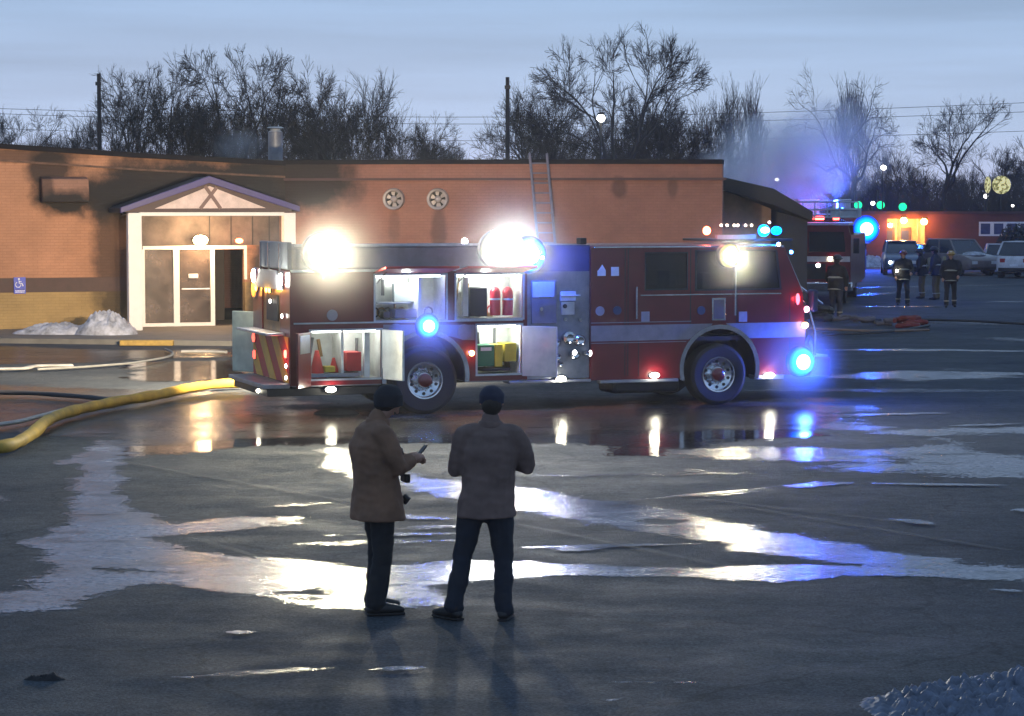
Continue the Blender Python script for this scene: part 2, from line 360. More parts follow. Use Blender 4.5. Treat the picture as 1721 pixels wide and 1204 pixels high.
# thin streaks: x0, y0, x1, y1, thickness, material
for x0, y0, x1, y1, th, m in [
    (1370, 632, 1760, 630, 16, ICE), (1250, 656, 1740, 657, 6, ICE_BR), (1385, 588, 1740, 590, 4, ICE), (1380, 485, 1735, 478, 3, ICE_BR), (1565, 463, 1720, 464, 2, ICE),
    (1400, 499, 1560, 489, 3, ICE_BR), (1450, 541, 1740, 545, 6, ICE_BR), (1660, 569, 1750, 572, 7, ICE_BR), (1440, 516, 1600, 515, 2, ICE), (1640, 508, 1750, 507, 2, ICE), (880, 800, 1290, 795, 5, ICE_BR),
    (1150, 833, 1270, 826, 7, ICE_BR), (1300, 818, 1420, 812, 8, ICE), (1145, 790, 1182, 790, 6, ICE_BR), (880, 920, 1210, 913, 5, ICE), (940, 924, 1020, 918, 12, ICE), (420, 853, 560, 845, 4, ICE_BR),
    (500, 914, 770, 908, 8, ICE_BR), (670, 888, 770, 884, 7, ICE_BR), (600, 866, 770, 872, 6, ICE), (380, 886, 500, 872, 10, ICE_BR), (540, 900, 780, 896, 5, ICE),
    (1360, 700, 1590, 694, 4, ICE), (1600, 716, 1721, 712, 4, ICE), (1000, 1146, 1190, 1147, 3, ICE_BR), (380, 1062, 430, 1062, 5, ICE), (290, 1139, 560, 1122, 7, ICE_BR),
    (1010, 1180, 1050, 1172, 5, ICE), (620, 1125, 710, 1122, 5, ICE), (1500, 872, 1570, 880, 5, ICE), (1700, 857, 1740, 858, 6, ICE), (1460, 812, 1700, 816, 3, ICE),
    (-20, 836, 16, 840, 12, ICE_BR), (-20, 1000, 30, 1000, 8, ICE_BR), (80, 732, 200, 724, 6, ICE_BR), (1660, 990, 1735, 994, 4, ICE), (1050, 842, 1290, 820, 4, ICE)]:
    y_m = (y0 + y1) / 2; dep = th * CAM_H * F_PX / max(4, (y_m - HOR)) ** 2
    k = 7; top = [(x0 + (x1 - x0) * i / k, y0 + (y1 - y0) * i / k - th / 2 * math.sin(math.pi * min(max(i / k, .06), .94))) for i in range(k + 1)]
    bot = [(x0 + (x1 - x0) * i / k, y0 + (y1 - y0) * i / k + th / 2 * math.sin(math.pi * min(max(i / k, .06), .94))) for i in range(k, -1, -1)]
    puddle(top + bot, STREAK if m is ICE_BR else ICE, min(.5, dep * .26), name='ice_streak')
LINE = mat('worn_white_paint', (.10, .10, .10), .75, var=.35, scale=9, alpha=.32)
for (a, b) in [((205, 775), (600, 845)), ((330, 905), (500, 955)), ((1180, 838), (1570, 883)), ((870, 880), (1215, 950)), ((1240, 850), (1700, 925))]:
    p, q = G(*a, .0255), G(*b, .0255); d = (q - p).normalized(); s_ = Vector((-d.y, d.x, 0)) * .04
    tag(MB().add([p - s_, q - s_, q + s_, p + s_], [(0, 1, 2, 3)]).build('parking_line', LINE, smooth=False), kind='structure')
CURBY = mat('yellow_kerb_paint', (.36, .24, .06), .7, var=.3, scale=9)
SIDEW = mat('concrete_walk', (.16, .155, .14), .75, var=.25, scale=2, bump=.003)
p0, p1 = G(-200, 575), G(470, 583)
mb = MB(); ws = [(p0.x, p0.y), (p1.x, p1.y), (p1.x + 1, 62.5), (p0.x, 62.5)]
mb.add([(x, y, 0) for x, y in ws] + [(x, y, .12) for x, y in ws], [(4, 5, 6, 7), (0, 1, 5, 4), (1, 2, 6, 5), (3, 0, 4, 7), (2, 3, 7, 6)])
tag(mb.build('pavement', SIDEW, smooth=False), kind='structure')
ka, kb = G(205, 580), G(292, 581); tag(MB().box(ka.x, kb.x, ka.y - .35, ka.y - .1, 0, .13).build('kerb', CURBY, bev=.02), kind='structure')

# ------------------------------------------------------------------ main building
def wall_material(name, up, low, marks):
    m = bpy.data.materials.new(name); m.use_nodes = True; t = m.node_tree; n = t.nodes.new; l = t.links.new; b = t.nodes['Principled BSDF']
    tc = n('ShaderNodeTexCoord'); sp = n('ShaderNodeSeparateXYZ'); l(tc.outputs['Object'], sp.inputs[0])
    cb = n('ShaderNodeCombineXYZ'); l(sp.outputs[0], cb.inputs[0]); l(sp.outputs[2], cb.inputs[1])
    br = n('ShaderNodeTexBrick'); br.inputs['Scale'].default_value = 1.0; br.inputs['Brick Width'].default_value = .22; br.inputs['Row Height'].default_value = .075
    br.inputs['Mortar Size'].default_value = .006; l(cb.outputs[0], br.inputs['Vector'])
    br.inputs['Color1'].default_value = (1, 1, 1, 1); br.inputs['Color2'].default_value = (.93, .93, .93, 1); br.inputs['Mortar'].default_value = (.82, .82, .82, 1)
    gt = n('ShaderNodeMath'); gt.operation = 'GREATER_THAN'; l(sp.outputs[2], gt.inputs[0]); gt.inputs[1].default_value = low[1]
    mx = n('ShaderNodeMix'); mx.data_type = 'RGBA'; l(gt.outputs[0], mx.inputs[0]); mx.inputs[6].default_value = (*low[0], 1); mx.inputs[7].default_value = (*up, 1)
    no = n('ShaderNodeTexNoise'); no.inputs['Scale'].default_value = .9; no.inputs['Detail'].default_value = 7; no.inputs['Roughness'].default_value = .65; l(tc.outputs['Object'], no.inputs['Vector'])
    mr = n('ShaderNodeMapRange'); mr.inputs[1].default_value = .3; mr.inputs[2].default_value = .7; mr.inputs[3].default_value = .8; mr.inputs[4].default_value = 1.15; l(no.outputs[0], mr.inputs[0])
    m1 = n('ShaderNodeMix'); m1.data_type = 'RGBA'; m1.blend_type = 'MULTIPLY'; m1.inputs[0].default_value = 1; l(mx.outputs[2], m1.inputs[6]); l(br.outputs['Color'], m1.inputs[7])
    m2 = n('ShaderNodeMix'); m2.data_type = 'RGBA'; m2.blend_type = 'MULTIPLY'; m2.inputs[0].default_value = 1; l(m1.outputs[2], m2.inputs[6]); l(mr.outputs[0], m2.inputs[7])
    last = m2.outputs[2]
    for (x, z, rx, rz, amt) in marks:      # soot and other dark patches, one a painted porch shadow; ragged ellipses
        mp = n('ShaderNodeVectorMath'); mp.operation = 'SUBTRACT'; l(tc.outputs['Object'], mp.inputs[0]); mp.inputs[1].default_value = (x, 0, z)
        sc = n('ShaderNodeVectorMath'); sc.operation = 'MULTIPLY'; l(mp.outputs[0], sc.inputs[0]); sc.inputs[1].default_value = (1 / rx, 0, 1 / rz)
        ln = n('ShaderNodeVectorMath'); ln.operation = 'LENGTH'; l(sc.outputs[0], ln.inputs[0])
        ad = n('ShaderNodeMath'); ad.operation = 'ADD'; l(ln.outputs['Value'], ad.inputs[0])
        nm = n('ShaderNodeMath'); nm.operation = 'MULTIPLY_ADD'; l(no.outputs[0], nm.inputs[0]); nm.inputs[1].default_value = 1.1; nm.inputs[2].default_value = -.55; l(nm.outputs[0], ad.inputs[1])
        r = n('ShaderNodeMapRange'); r.inputs[1].default_value = .6; r.inputs[2].default_value = 1.02; r.inputs[3].default_value = amt; r.inputs[4].default_value = 0; l(ad.outputs[0], r.inputs[0])
        k = n('ShaderNodeMix'); k.data_type = 'RGBA'; l(r.outputs[0], k.inputs[0]); l(last, k.inputs[6]); k.inputs[7].default_value = (.012, .011, .012, 1); last = k.outputs[2]
    l(last, b.inputs['Base Color']); b.inputs['Roughness'].default_value = .8
    bp = n('ShaderNodeBump'); bp.inputs['Strength'].default_value = .6; bp.inputs['Distance'].default_value = .01; l(br.outputs['Fac'], bp.inputs['Height']); bp.invert = True; l(bp.outputs[0], b.inputs['Normal'])
    return m
A = P(-420, 500, 55.5); B = P(480, 500, 60.0); Cn = P(1213, 500, 58.0)
FL = Frame(B.x, B.y, math.atan2(B.y - A.y, B.x - A.x))         # u negative to the left
FR = Frame(B.x, B.y, math.atan2(Cn.y - B.y, Cn.x - B.x))
bld = empty('brick_building', (B.x, B.y, 0), 0, label='long single storey tan brick building with soot stains, gabled entrance and flat roof', cat='building')
def sub(name, fr, parent):
    o = MB().box(0, .01, .3, .31, 1, 1.01).build(name, MATS['black_plastic'], parent); return o
def fchild(o, fr):     # a child of bld, expressed in the frame's local axes
    o.rotation_euler = (0, 0, fr.th); return o
def sx(px, py, fr=FL): u, z = fr.uv(px, py); return u, z
hood = (FL.u(109), FL.z(109, 318)); ent = (FL.u(345), FL.z(345, 330))
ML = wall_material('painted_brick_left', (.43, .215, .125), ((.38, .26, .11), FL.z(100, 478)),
                   [(hood[0], hood[1] - .20, .95, .60, 1.0), (hood[0] - .3, hood[1] + .5, .75, .6, .9), (ent[0] - .3, ent[1] + .2, 3.6, 1.0, .97), (ent[0] - 1.2, ent[1] - .2, 2.4, .8, .9), (FL.u(200), FL.z(200, 420), .75, 2.8, .8), (FL.u(490), FL.z(480, 300), 2.2, .9, .95), (FL.u(30), FL.z(30, 262), 2.0, .22, .7), (FL.u(447), 1.0, .62, 2.2, .9)])  # tall patch left of the post paints the porch's cast shadow
MR_ = wall_material('painted_brick_right_dim', (.26, .118, .088), ((.26, .118, .088), -1),  # weaker grazing light on this wing painted in as darker, pinker brick
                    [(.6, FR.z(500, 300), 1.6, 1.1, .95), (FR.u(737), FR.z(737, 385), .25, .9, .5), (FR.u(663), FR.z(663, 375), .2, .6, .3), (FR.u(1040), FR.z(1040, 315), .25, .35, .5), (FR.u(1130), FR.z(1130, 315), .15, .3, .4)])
u0 = FL.u(-420)
# left wall with a door opening
topL = [(u0, FL.z(-420, 224)), (FL.u(0), FL.z(0, 250)), (FL.u(240), FL.z(240, 266)), (0, FL.z(480, 279))]
du0, du1 = FL.u(238), FL.u(412); dz = FL.z(330, 364)
outl = [(u0, 0)] + topL + [(0, 0), (du1, 0), (du1, dz), (du0, dz), (du0, 0)]
w = fchild(MB().plate([outl[::-1]], 0, .3).build('wall', ML, bld, smooth=False), FL)
capL = [(u, z) for u, z in topL]
cap = MB(); cp = capL + [(u, z + .13) for u, z in capL[::-1]]; cap.plate([cp], -.10, .5)
fchild(cap.build('roof_edge', mat('dark_roof_edge', (.010, .010, .014), .8, spec=.2), bld), FL)
# ledge under parapet, left: thin, broken
ld = MB(); lz = [(u0, FL.z(-420, 252)), (FL.u(0), FL.z(0, 268)), (FL.u(240), FL.z(240, 284)), (0, FL.z(480, 296))]
ld.plate([lz + [(u, z - .05) for u, z in lz[::-1]]], -.05, -.002)
fchild(ld.build('ledge', mat('sooty_ledge', (.12, .07, .05), .8, var=.5), bld), FL)
# brown stripe
st = MB().box(u0, FL.u(215), -.006, -.002, FL.z(100, 491), FL.z(100, 467)); fchild(st.build('painted_stripe', mat('brown_stripe', (.075, .045, .04), .7), bld, smooth=False), FL)
# right wall
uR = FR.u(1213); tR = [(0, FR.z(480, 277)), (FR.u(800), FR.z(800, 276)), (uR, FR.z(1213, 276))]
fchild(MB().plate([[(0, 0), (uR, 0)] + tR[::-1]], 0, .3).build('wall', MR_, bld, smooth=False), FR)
cp = tR + [(u, z + .12) for u, z in tR[::-1]]
fchild(MB().plate([cp], -.08, .5).build('roof_edge', MATS['dark_roof_edge'], bld), FR)
lz = [(0, FR.z(480, 300)), (uR + .1, FR.z(1213, 299))]
fchild(MB().plate([lz + [(u, z - .06) for u, z in lz[::-1]]], -.12, -.002).build('ledge', mat('dark_ledge', (.07, .035, .035), .7), bld), FR)
# side return, roof slab
hR = FR.z(1213, 276)
b_ = MB(); b_.add([(uR, .302, 0), (uR - 2.5, 16, 0), (uR - 2.8, 16, 0), (uR - .3, .302, 0), (uR, .302, hR), (uR - 2.5, 16, hR), (uR - 2.8, 16, hR), (uR - .3, .302, hR)], [(0, 1, 5, 4), (3, 7, 6, 2), (4, 5, 6, 7), (0, 4, 7, 3), (1, 2, 6, 5), (0, 3, 2, 1)])
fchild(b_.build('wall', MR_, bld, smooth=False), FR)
rf = MB(); rb = B.xy
def rel(fr, u, w_, z): v = fr.world(u, w_, z); return (v.x - B.x, v.y - B.y, z)
zr = hR - .35
rf.add([rel(FL, u0, .31, zr), rel(FL, 0, .31, zr), rel(FR, uR - .31, .31, zr), rel(FR, uR - 2.85, 16, zr), rel(FL, 0, 16, zr), rel(FL, u0, 16, zr)], [(0, 1, 4, 5), (1, 2, 3, 4)])
rf.build('roof', mat('roof_membrane', (.05, .05, .055), .8), bld, smooth=False)
rb_ = MB(); rb_.add([rel(FL, u0, 16, 0), rel(FR, uR - 2.8, 16, 0), rel(FR, uR - 2.8, 16, hR), rel(FL, u0, 16, hR)], [(0, 1, 2, 3)]); rb_.build('rear_wall', MR_, bld, smooth=False)
# lower sloped wing to the right
wing = empty('sloped_wing', (0, 0, 0), 0, label='low wing with a dark sloping roof beside the corner of the tan building', cat='building')
Yw = 62.0
wa, wb, wc_, wd = P(1213, 300, Yw), P(1296, 345, Yw), P(1296, 460, Yw), P(1213, 460, Yw)
def yplate(pts, y0, y1): return MB().plate([[(p[0], p[1]) for p in pts]], y0, y1)
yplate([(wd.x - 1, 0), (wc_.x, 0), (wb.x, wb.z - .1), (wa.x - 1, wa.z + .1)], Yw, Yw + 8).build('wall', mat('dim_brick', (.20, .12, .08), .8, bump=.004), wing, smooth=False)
e1 = P(1362, 356, Yw)
yplate([(wa.x - 1.0, wa.z + .25), (wb.x, wb.z + .45), (e1.x, e1.z), (e1.x, e1.z - .25), (wb.x, wb.z + .02), (wa.x - 1, wa.z - .05)], Yw - .5, Yw + 9).build('roof', mat('dark_shingle_roof', (.028, .03, .036), .8, bump=.01), wing, smooth=False)
yplate([(wc_.x, 0), (e1.x, 0), (e1.x, e1.z - .25), (wb.x, wb.z - .1)], Yw + .6, Yw + 8).build('recess', mat('dark_siding', (.03, .035, .05), .8), wing, smooth=False)  # dark plate set back under the roof slope

# round wall fans
FANM = mat('fan_housing', (.30, .27, .27), .5, metal=.4)
for px in (663, 737):
    u, z = FR.uv(px, 335)
    f = MB().lathe([(0, -.1), (.04, -.12), (.08, -.1), (.10, -.04), (.20, -.05), (.215, -.16), (.27, -.18), (.285, -.15), (.285, .0)], (u, 0, z), 40).build('exhaust_fan', FANM, bld); fchild(f, FR)
    bl = MB()
    for k in range(6):
        a = k * math.pi / 3; d = Vector((math.cos(a), 0, math.sin(a))); s_ = Vector((-d.z, 0, d.x)) * .045; c0 = Vector((u, -.06, z)); j = Vector((0, .03, 0))
        bl.add([c0 + d * .09 - s_ * .5 + j, c0 + d * .2 - s_ * 1.4 + j, c0 + d * .2 + s_ * 1.4 - j, c0 + d * .09 + s_ * .5 - j], [(0, 1, 2, 3)])
    bl.build('fan_blade_ring', BLACK, f, smooth=False)
# burnt vent hood
hu0, hu1, hz0, hz1 = FL.u(70), FL.u(148), FL.z(109, 340), FL.z(109, 297)
hm = MB(); prof = [(0, hz1), (-.32, hz1 - .07), (-.42, hz0 + .12), (-.40, hz0), (0, hz0 - .02)]
vs = [(hu, y, z) for hu in (hu0, hu1) for y, z in prof]
hm.add(vs, [(i, (i + 1) % 5, (i + 1) % 5 + 5, i + 5) for i in range(5)] + [(0, 4, 3, 2, 1), (5, 6, 7, 8, 9)])
fchild(hm.build('vent_hood', wall_material('scorched_hood', (.30, .16, .11), ((.3, .16, .11), -1), [(hood[0], hood[1] - .55, 1.3, .62, .98), (hood[0], hood[1] + .42, 1.0, .16, .8), (hood[0] - .5, hood[1], .25, .9, .6)]), bld, bev=.015), FL)
# rooftop flue
fl = P(463, 272, 66); ft = P(463, 222, 66)
flo = MB().tube([(fl.x - B.x, fl.y - B.y, zr), (fl.x - B.x, fl.y - B.y, ft.z)], .21, 20).build('rooftop_flue', mat('galvanised_flue', (.20, .21, .24), .5, metal=.4), bld)
MB().tube([(fl.x - B.x, fl.y - B.y, ft.z), (fl.x - B.x, fl.y - B.y, ft.z + .05), (fl.x - B.x, fl.y - B.y, ft.z + .09)], [.2, .13, .15], 20).cyl((fl.x - B.x, fl.y - B.y, ft.z + .13), (0, 0, 1), .25, .03, 20, .19).build('flue_cap', mat('pale_metal', (.6, .62, .64), .4, metal=.5), flo)

# entrance: porch and glazed front
WHP = mat('white_painted_trim', (.80, .77, .74), .5, var=.05)
PURP = mat('purple_fascia', (.055, .045, .17), .5, var=.15)
PW = -1.7                                   # porch front plane, metres in front of the wall
def U(px, w=PW): return FL.u(px, w)
def Zp(px, py, w=PW): return FL.z(px, py, w)
porch = MB()
ap, el, er = (U(352), Zp(352, 296)), (U(203), Zp(203, 349)), (U(503), Zp(503, 347))
th = .18
porch.plate([[el, ap, er, (er[0], er[1] - th * .8), (ap[0], ap[1] - th), (el[0], el[1] - th * .8)]], PW - .12, PW)
po = fchild(porch.build('porch', PURP, bld, bev=.01), FL)
def psub(mb, name, m, bev=0.0): return mb.build(name, m, po, bev)
psub(MB().plate([[(el[0], el[1] - .02), (ap[0], ap[1] - .02), (er[0], er[1] - .02), (er[0], er[1] - .14), (ap[0], ap[1] - .17), (el[0], el[1] - .14)]], PW + .002, -.002), 'shingle_roof', MATS['dark_shingle_roof'])
# pediment
pl, pr, pt = (U(262), Zp(262, 351)), (U(448), Zp(448, 350)), (U(354), Zp(354, 313))
psub(MB().plate([[(U(212), Zp(212, 357)), (U(492), Zp(492, 356)), (U(492), Zp(492, 350)), (ap[0], ap[1] - th * 1.0), (U(215), Zp(215, 352))]], PW + .03, PW + .08), 'gable_backing', mat('dark_trim', (.08, .05, .05), .6))
psub(MB().plate([[pl, pr, pt]], PW + .0, PW + .028), 'pediment', mat('pink_white_panel', (.66, .52, .48), .6))
xb = MB()
for a, b in (((346, 313), (372, 351)), ((366, 315), (338, 351))):
    p, q = (U(a[0]), Zp(*a)), (U(b[0]), Zp(*b)); d = Vector((q[0] - p[0], q[1] - p[1])).normalized() * .045; n_ = (-d.y, d.x)
    y_ = PW - .012 if a[0] == 346 else PW - .006
    xb.plate([[(p[0] - n_[0], p[1] - n_[1]), (q[0] - n_[0], q[1] - n_[1]), (q[0] + n_[0], q[1] + n_[1]), (p[0] + n_[0], p[1] + n_[1])]], y_, PW - .001)
psub(xb, 'cross_brace', mat('brown_brace', (.18, .11, .10), .6))
psub(MB().box(U(236), U(478), PW - .02, PW + .12, Zp(350, 363), Zp(350, 357)), 'beam', WHP)
for a, b in ((216, 239), (477, 497)):
    psub(MB().box(U(a), U(b), PW - .05, PW + .22, 0.12, Zp(a, 358)), 'post', WHP, .012)
psub(MB().box(U(226), U(495), PW + .25, -.01, Zp(350, 362) , Zp(350, 360)), 'soffit', WHP)
# glazed front in the wall opening
FW = -.25
gf = MB(); zt, zb_ = FL.z(330, 413), .13
gf.box(du0, FL.u(412), FW, FW + .09, FL.z(330, 419), zt)
for a, b in ((289, 299), (351, 358), (236.5, 241)): gf.box(FL.u(a), FL.u(b), FW + .002, FW + .088, zb_, zt - .09)
gf.box(FL.u(408), FL.u(412), FW + .002, FW + .088, zb_ + 1.2, zt - .09)
gf.box(FL.u(241), FL.u(352), FW + .004, FW + .086, zb_, zb_ + .09)
gfo = fchild(gf.build('entrance_frame', WHP, bld), FL)
PANE = mat('sooty_glass', (.10, .075, .065), .25, alpha=.8, var=.5, scale=2)
MB().box(FL.u(241.5), FL.u(288.5), FW + .03, FW + .045, zb_ + .1, zt - .1).build('pane', PANE, gfo)
MB().box(FL.u(300), FL.u(350.5), FW + .03, FW + .045, zb_ + .1, zt - .1).build('door_pane', PANE, gfo)
bx('push_bar', ALU, gfo, FL.u(302), FL.u(349), FW - .05, FW - .02, FL.z(325, 486), FL.z(325, 484))
bx('door_notice', mat('paper', (.7, .68, .66), .7), gfo, FL.u(314), FL.u(330), FW - .003, FW - .001, FL.z(322, 467), FL.z(322, 460))
fchild(MB().box(du0, FL.u(470, -.02), -.02, -.002, FL.z(330, 412.5), dz + .05).build('transom_panel', mat('smoked_panel', (.10, .08, .075), .6, scale=1.5, var=.6), bld, smooth=False), FL)
for px in (352, 388, 424, 452): fchild(MB().box(FL.u(px), FL.u(px + 1.5), -.035, -.021, FL.z(330, 412), dz + .05).build('transom_joint', BLACK, bld), FL)
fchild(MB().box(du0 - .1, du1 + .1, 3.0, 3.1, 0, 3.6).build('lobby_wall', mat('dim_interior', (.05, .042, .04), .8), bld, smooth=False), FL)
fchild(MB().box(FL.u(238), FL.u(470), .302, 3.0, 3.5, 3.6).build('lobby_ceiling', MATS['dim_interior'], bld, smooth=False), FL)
# porch lamp and red exit lamp
def wall_lamp(px, py, w_, label, col, strength, r, power):
    u, z = FL.uv(px, py, w_); v = FL.world(u, w_, z)
    t = empty('porch_lamp', v, FL.th, label=label, cat='lamp')
    MB().ball((0, 0, 0), (r * 1.5, r, r), 16, 8).build('lamp_glass', glow('glow_' + label[:6], col, strength), t)
    MB().box(-r * 1.2, r * 1.2, r * .8, r * 1.6, -r * .6, r * .6).build('lamp_base', BLACK, t)
    if power: lamp(t, (0, -r * 1.6 - .06, 0), power, col, r)
    return t
wall_lamp(337, 404, FW - .2, 'bright warm lamp over the glass entrance door', (1, .62, .30), 60, .13, 170)
wall_lamp(402, 405, FW - .12, 'small red lamp at the top corner of the entrance frame', (1, .10, .04), 25, .07, 4)

# wheelchair parking sign
BLUES = mat('blue_sign', (.03, .06, .45), .5); WHS = mat('white_lettering', (.75, .77, .85), .5)
sg = empty('accessible_parking_sign', FL.world(FL.u(33), -.05, FL.z(33, 480)), FL.th, label='blue wheelchair parking sign on the brown stripe of the tan wall', cat='sign')
MB().box(-.15, .15, -.006, .0, -.09, .21).build('sign_plate', BLUES, sg); MB().box(-.15, .15, -.006, 0, -.21, -.10).build('lower_plate', BLUES, sg)
s_ = MB(); s_.cyl((-.02, -.009, .165), (0, 1, 0), .022, .005, 12)
s_.tube([(-.02, -.009, .13), (-.015, -.009, .06), (.055, -.009, .055), (.085, -.009, -.02)], .013, 6).tube([(-.015, -.009, .105), (.045, -.009, .10)], .009, 6)
s_.tube([(-.04 + .0 + .068 * math.cos(a), -.009, .02 + .068 * math.sin(a)) for a in [R(x) for x in range(110, 371, 20)]], .009, 6)
s_.build('wheelchair_symbol', WHS, sg)
s_ = MB()
for z in (-.135, -.17):
    x = -.11
    while x < .1: w_ = random.uniform(.012, .03); s_.box(x, x + w_, -.009, -.006, z - .011, z + .011); x += w_ + .012
s_.build('small_lettering', WHS, sg)

# snow heaps beside the entrance
SNOW = mat('old_snow', (.34, .35, .38), .75, var=.5, scale=5, col2=(.56, .58, .66), bump=.03, bscale=14)
def heap(name, m, c, rx, ry, h, seed, nx=60, ny=34, rough=.35, tagd=None, freq=1.0):
    b = MB(); 
    for j in range(ny + 1):
        for i in range(nx + 1):
            x, y = (i / nx * 2 - 1), (j / ny * 2 - 1); d = math.sqrt(x * x + y * y)
            k = max(0.0, 1 - d * d) ** .55
            q = Vector((x * rx * freq + seed, y * ry * freq, seed))
            nz = .75 + .20 * noise.noise(q * 1.4) + rough * .6 * noise.noise(q * 3.2) + rough * .6 * abs(noise.noise(q * 6)) + rough * .35 * noise.noise(q * 14)
            b.v.append((x * rx, y * ry, max(-.02, k * h * nz - .02)))
    for j in range(ny):
        for i in range(nx): a = j * (nx + 1) + i; b.f.append((a, a + 1, a + nx + 2, a + nx + 1))
    o = b.build(name, m, loc=c); return tag(o, **tagd) if tagd else o
c = G(176, 571); heap('snow_pile', SNOW, (c.x, c.y + .2, .1), .78, .55, .66, 3.3, tagd=dict(label='tall lumpy grey snow pile against the white porch post', cat='snow pile'))
c = G(92, 570); heap('snow_pile', SNOW, (c.x, c.y + .2, .1), 1.1, .5, .34, 8.1, tagd=dict(label='low snow pile along the foot of the tan wall under the vent hood', cat='snow pile'))
# ladder to the roof
lad = empty('roof_ladder', FR.world(FR.u(912, -1.1), -1.1, 0), FR.th, label='metal ladder leaning against the roof edge behind the fire engine', cat='ladder')
LADM = mat('ladder_alu', (.16, .16, .22), .6, metal=.3)
for sx_, (tx, bx_) in (('a', (890, 905)), ('b', (919, 934))):
    base = FR.uv(bx_, 420, -.5); top = FR.uv(tx, 258, -.05); o_u = FR.u(912, -1.1)
    p_t = Vector((top[0] - o_u, 1.05, top[1])); p_m = Vector((base[0] - o_u, .6, base[1])); d = (p_m - p_t); p_b = p_t + d * (p_t.z / -d.z)
    MB().tube([p_b, p_t], .035, 6).build('rail', LADM, lad)
    if sx_ == 'a': ra = (p_b, p_t)
    else: rb2 = (p_b, p_t)
for k in range(1, 18):
    f = k / 18; MB().tube([ra[0].lerp(ra[1], f), rb2[0].lerp(rb2[1], f)], .018, 6, False).build('rung', LADM, lad)

# ------------------------------------------------------------------ fire engine
q0, q1 = G(715, 697), G(1208, 681)
FT = Frame(q0.x, q0.y, math.atan2(q1.y - q0.y, q1.x - q0.x)); WB = (q1 - q0).length
T = empty('fire_engine', (q0.x, q0.y, 0), FT.th, label='red fire engine with open side lockers, blazing floodlights and blue strobes', cat='fire truck')
S = FT.uv
TW = 2.4
def su(px, w=0): return FT.u(px, w)
def sz(px, py, w=0): return FT.z(px, py, w)
def rect(x0, y0, x1, y1):           # pixel rectangle on the near side -> loop
    (a, zt_), (b, _), (_, zl) = S(x0, y0), S(x1, y0), S(x0, y1); zr2 = sz(x1, y1); return [(a, zl), (b, zr2), (b, sz(x1, y0)), (a, zt_)]
def urect(x0, y0, x1, y1): xm = (x0 + x1) / 2; return su(x0), su(x1), sz(xm, y1), sz(xm, y0)
AR, AZ = .68, .60
def arch(uc, zb, r=AR, zc=AZ, n=20):
    a0 = math.asin(max(-1, min(1, (zb - zc) / r))); return [(uc + r * math.cos(a), zc + r * math.sin(a)) for a in [a0 + (math.pi - 2 * a0) * k / n for k in range(n + 1)]]
uRear, uPump0, uPump1, uFront = su(487), su(886), su(993), su(1350)
zTop = 2.64; zB = .50
# body side with open lockers
holes = [urect(631, 463, 749, 538), urect(767, 462, 878, 535), urect(522, 556, 640, 636), urect(802, 547, 876, 628)]
hl = [[(a, z0), (b, z0), (b, z1), (a, z1)] for a, b, z0, z1 in holes]
outline = [(uRear, zB)] + arch(0, zB)[::-1] + [(uPump0, zB), (uPump0, 2.24), (uRear, 2.24)]
MB().plate([outline] + hl, 0, .04).build('body_side', RED, T, smooth=False)
MB().plate([[(uRear, zB)] + arch(0, zB)[::-1] + [(uPump0, zB), (uPump0, 2.24), (uRear, 2.24)]], TW - .04, TW).build('body_side', RED, T, smooth=False)
bx('hose_bed', GREYC, T, uRear + .12, uPump0 - .02, .05, TW - .05, 2.245, 2.62, .05)
bx('bed_rail', ALU, T, uRear + .02, uPump0 + .02, -.01, .045, 2.225, 2.262, .005)
bx('top_rail', ALU, T, uRear + .10, uPump0 - .0, .03, .09, 2.61, 2.65, .005)
bx('body_core', BLACK, T, uRear + .05, uPump1, .75, TW - .75, .45, 2.2)
for a_f, b_f in ((uRear + .04, -AR - .02), (AR + .02, uPump0)): bx('body_floor', ALU_D, T, a_f, b_f, .042, .74, zB - .02, zB + .02)
# lockers
def locker(h, depth=.62):
    a, b, z0, z1 = h; t = .02; e = .012
    m = MB().box(a - t - e, b + t + e, .042 + depth, .042 + depth + t, z0 - t, z1 + t).box(a - t - e, a - e, .042, .042 + depth, z0 - t, z1 + t).box(b + e, b + t + e, .042, .042 + depth, z0 - t, z1 + t)
    m.box(a - e, b + e, .042, .042 + depth, z0 - t - e, z0 - e).box(a - e, b + e, .042, .042 + depth, z1 + e, z1 + t + e)
    o = m.build('locker', INNER, T, smooth=False)
    f = MB()
    for (x0, x1, q0_, q1_) in ((a - .03, a, z0 - .03, z1 + .03), (b, b + .03, z0 - .03, z1 + .03), (a, b, z0 - .03, z0), (a, b, z1, z1 + .03)): f.box(x0, x1, -.014, -.002, q0_, q1_)
    f.build('locker_trim', ALU, o)
    MB().box(a + .05, b - .05, .10, .14, z1 - .03, z1 + .005).build('locker_lamp', glow('locker_lamp_glow', (.95, 1, .95), 14), o)
    return o
lk = [locker(h) for h in holes]
for h, pw in zip(holes, (16, 16, 9, 12)):
    a, b, z0, z1 = h; lamp(T, ((a + b) / 2, .2, z1 - .08), pw, (.93, 1, .95), .06)
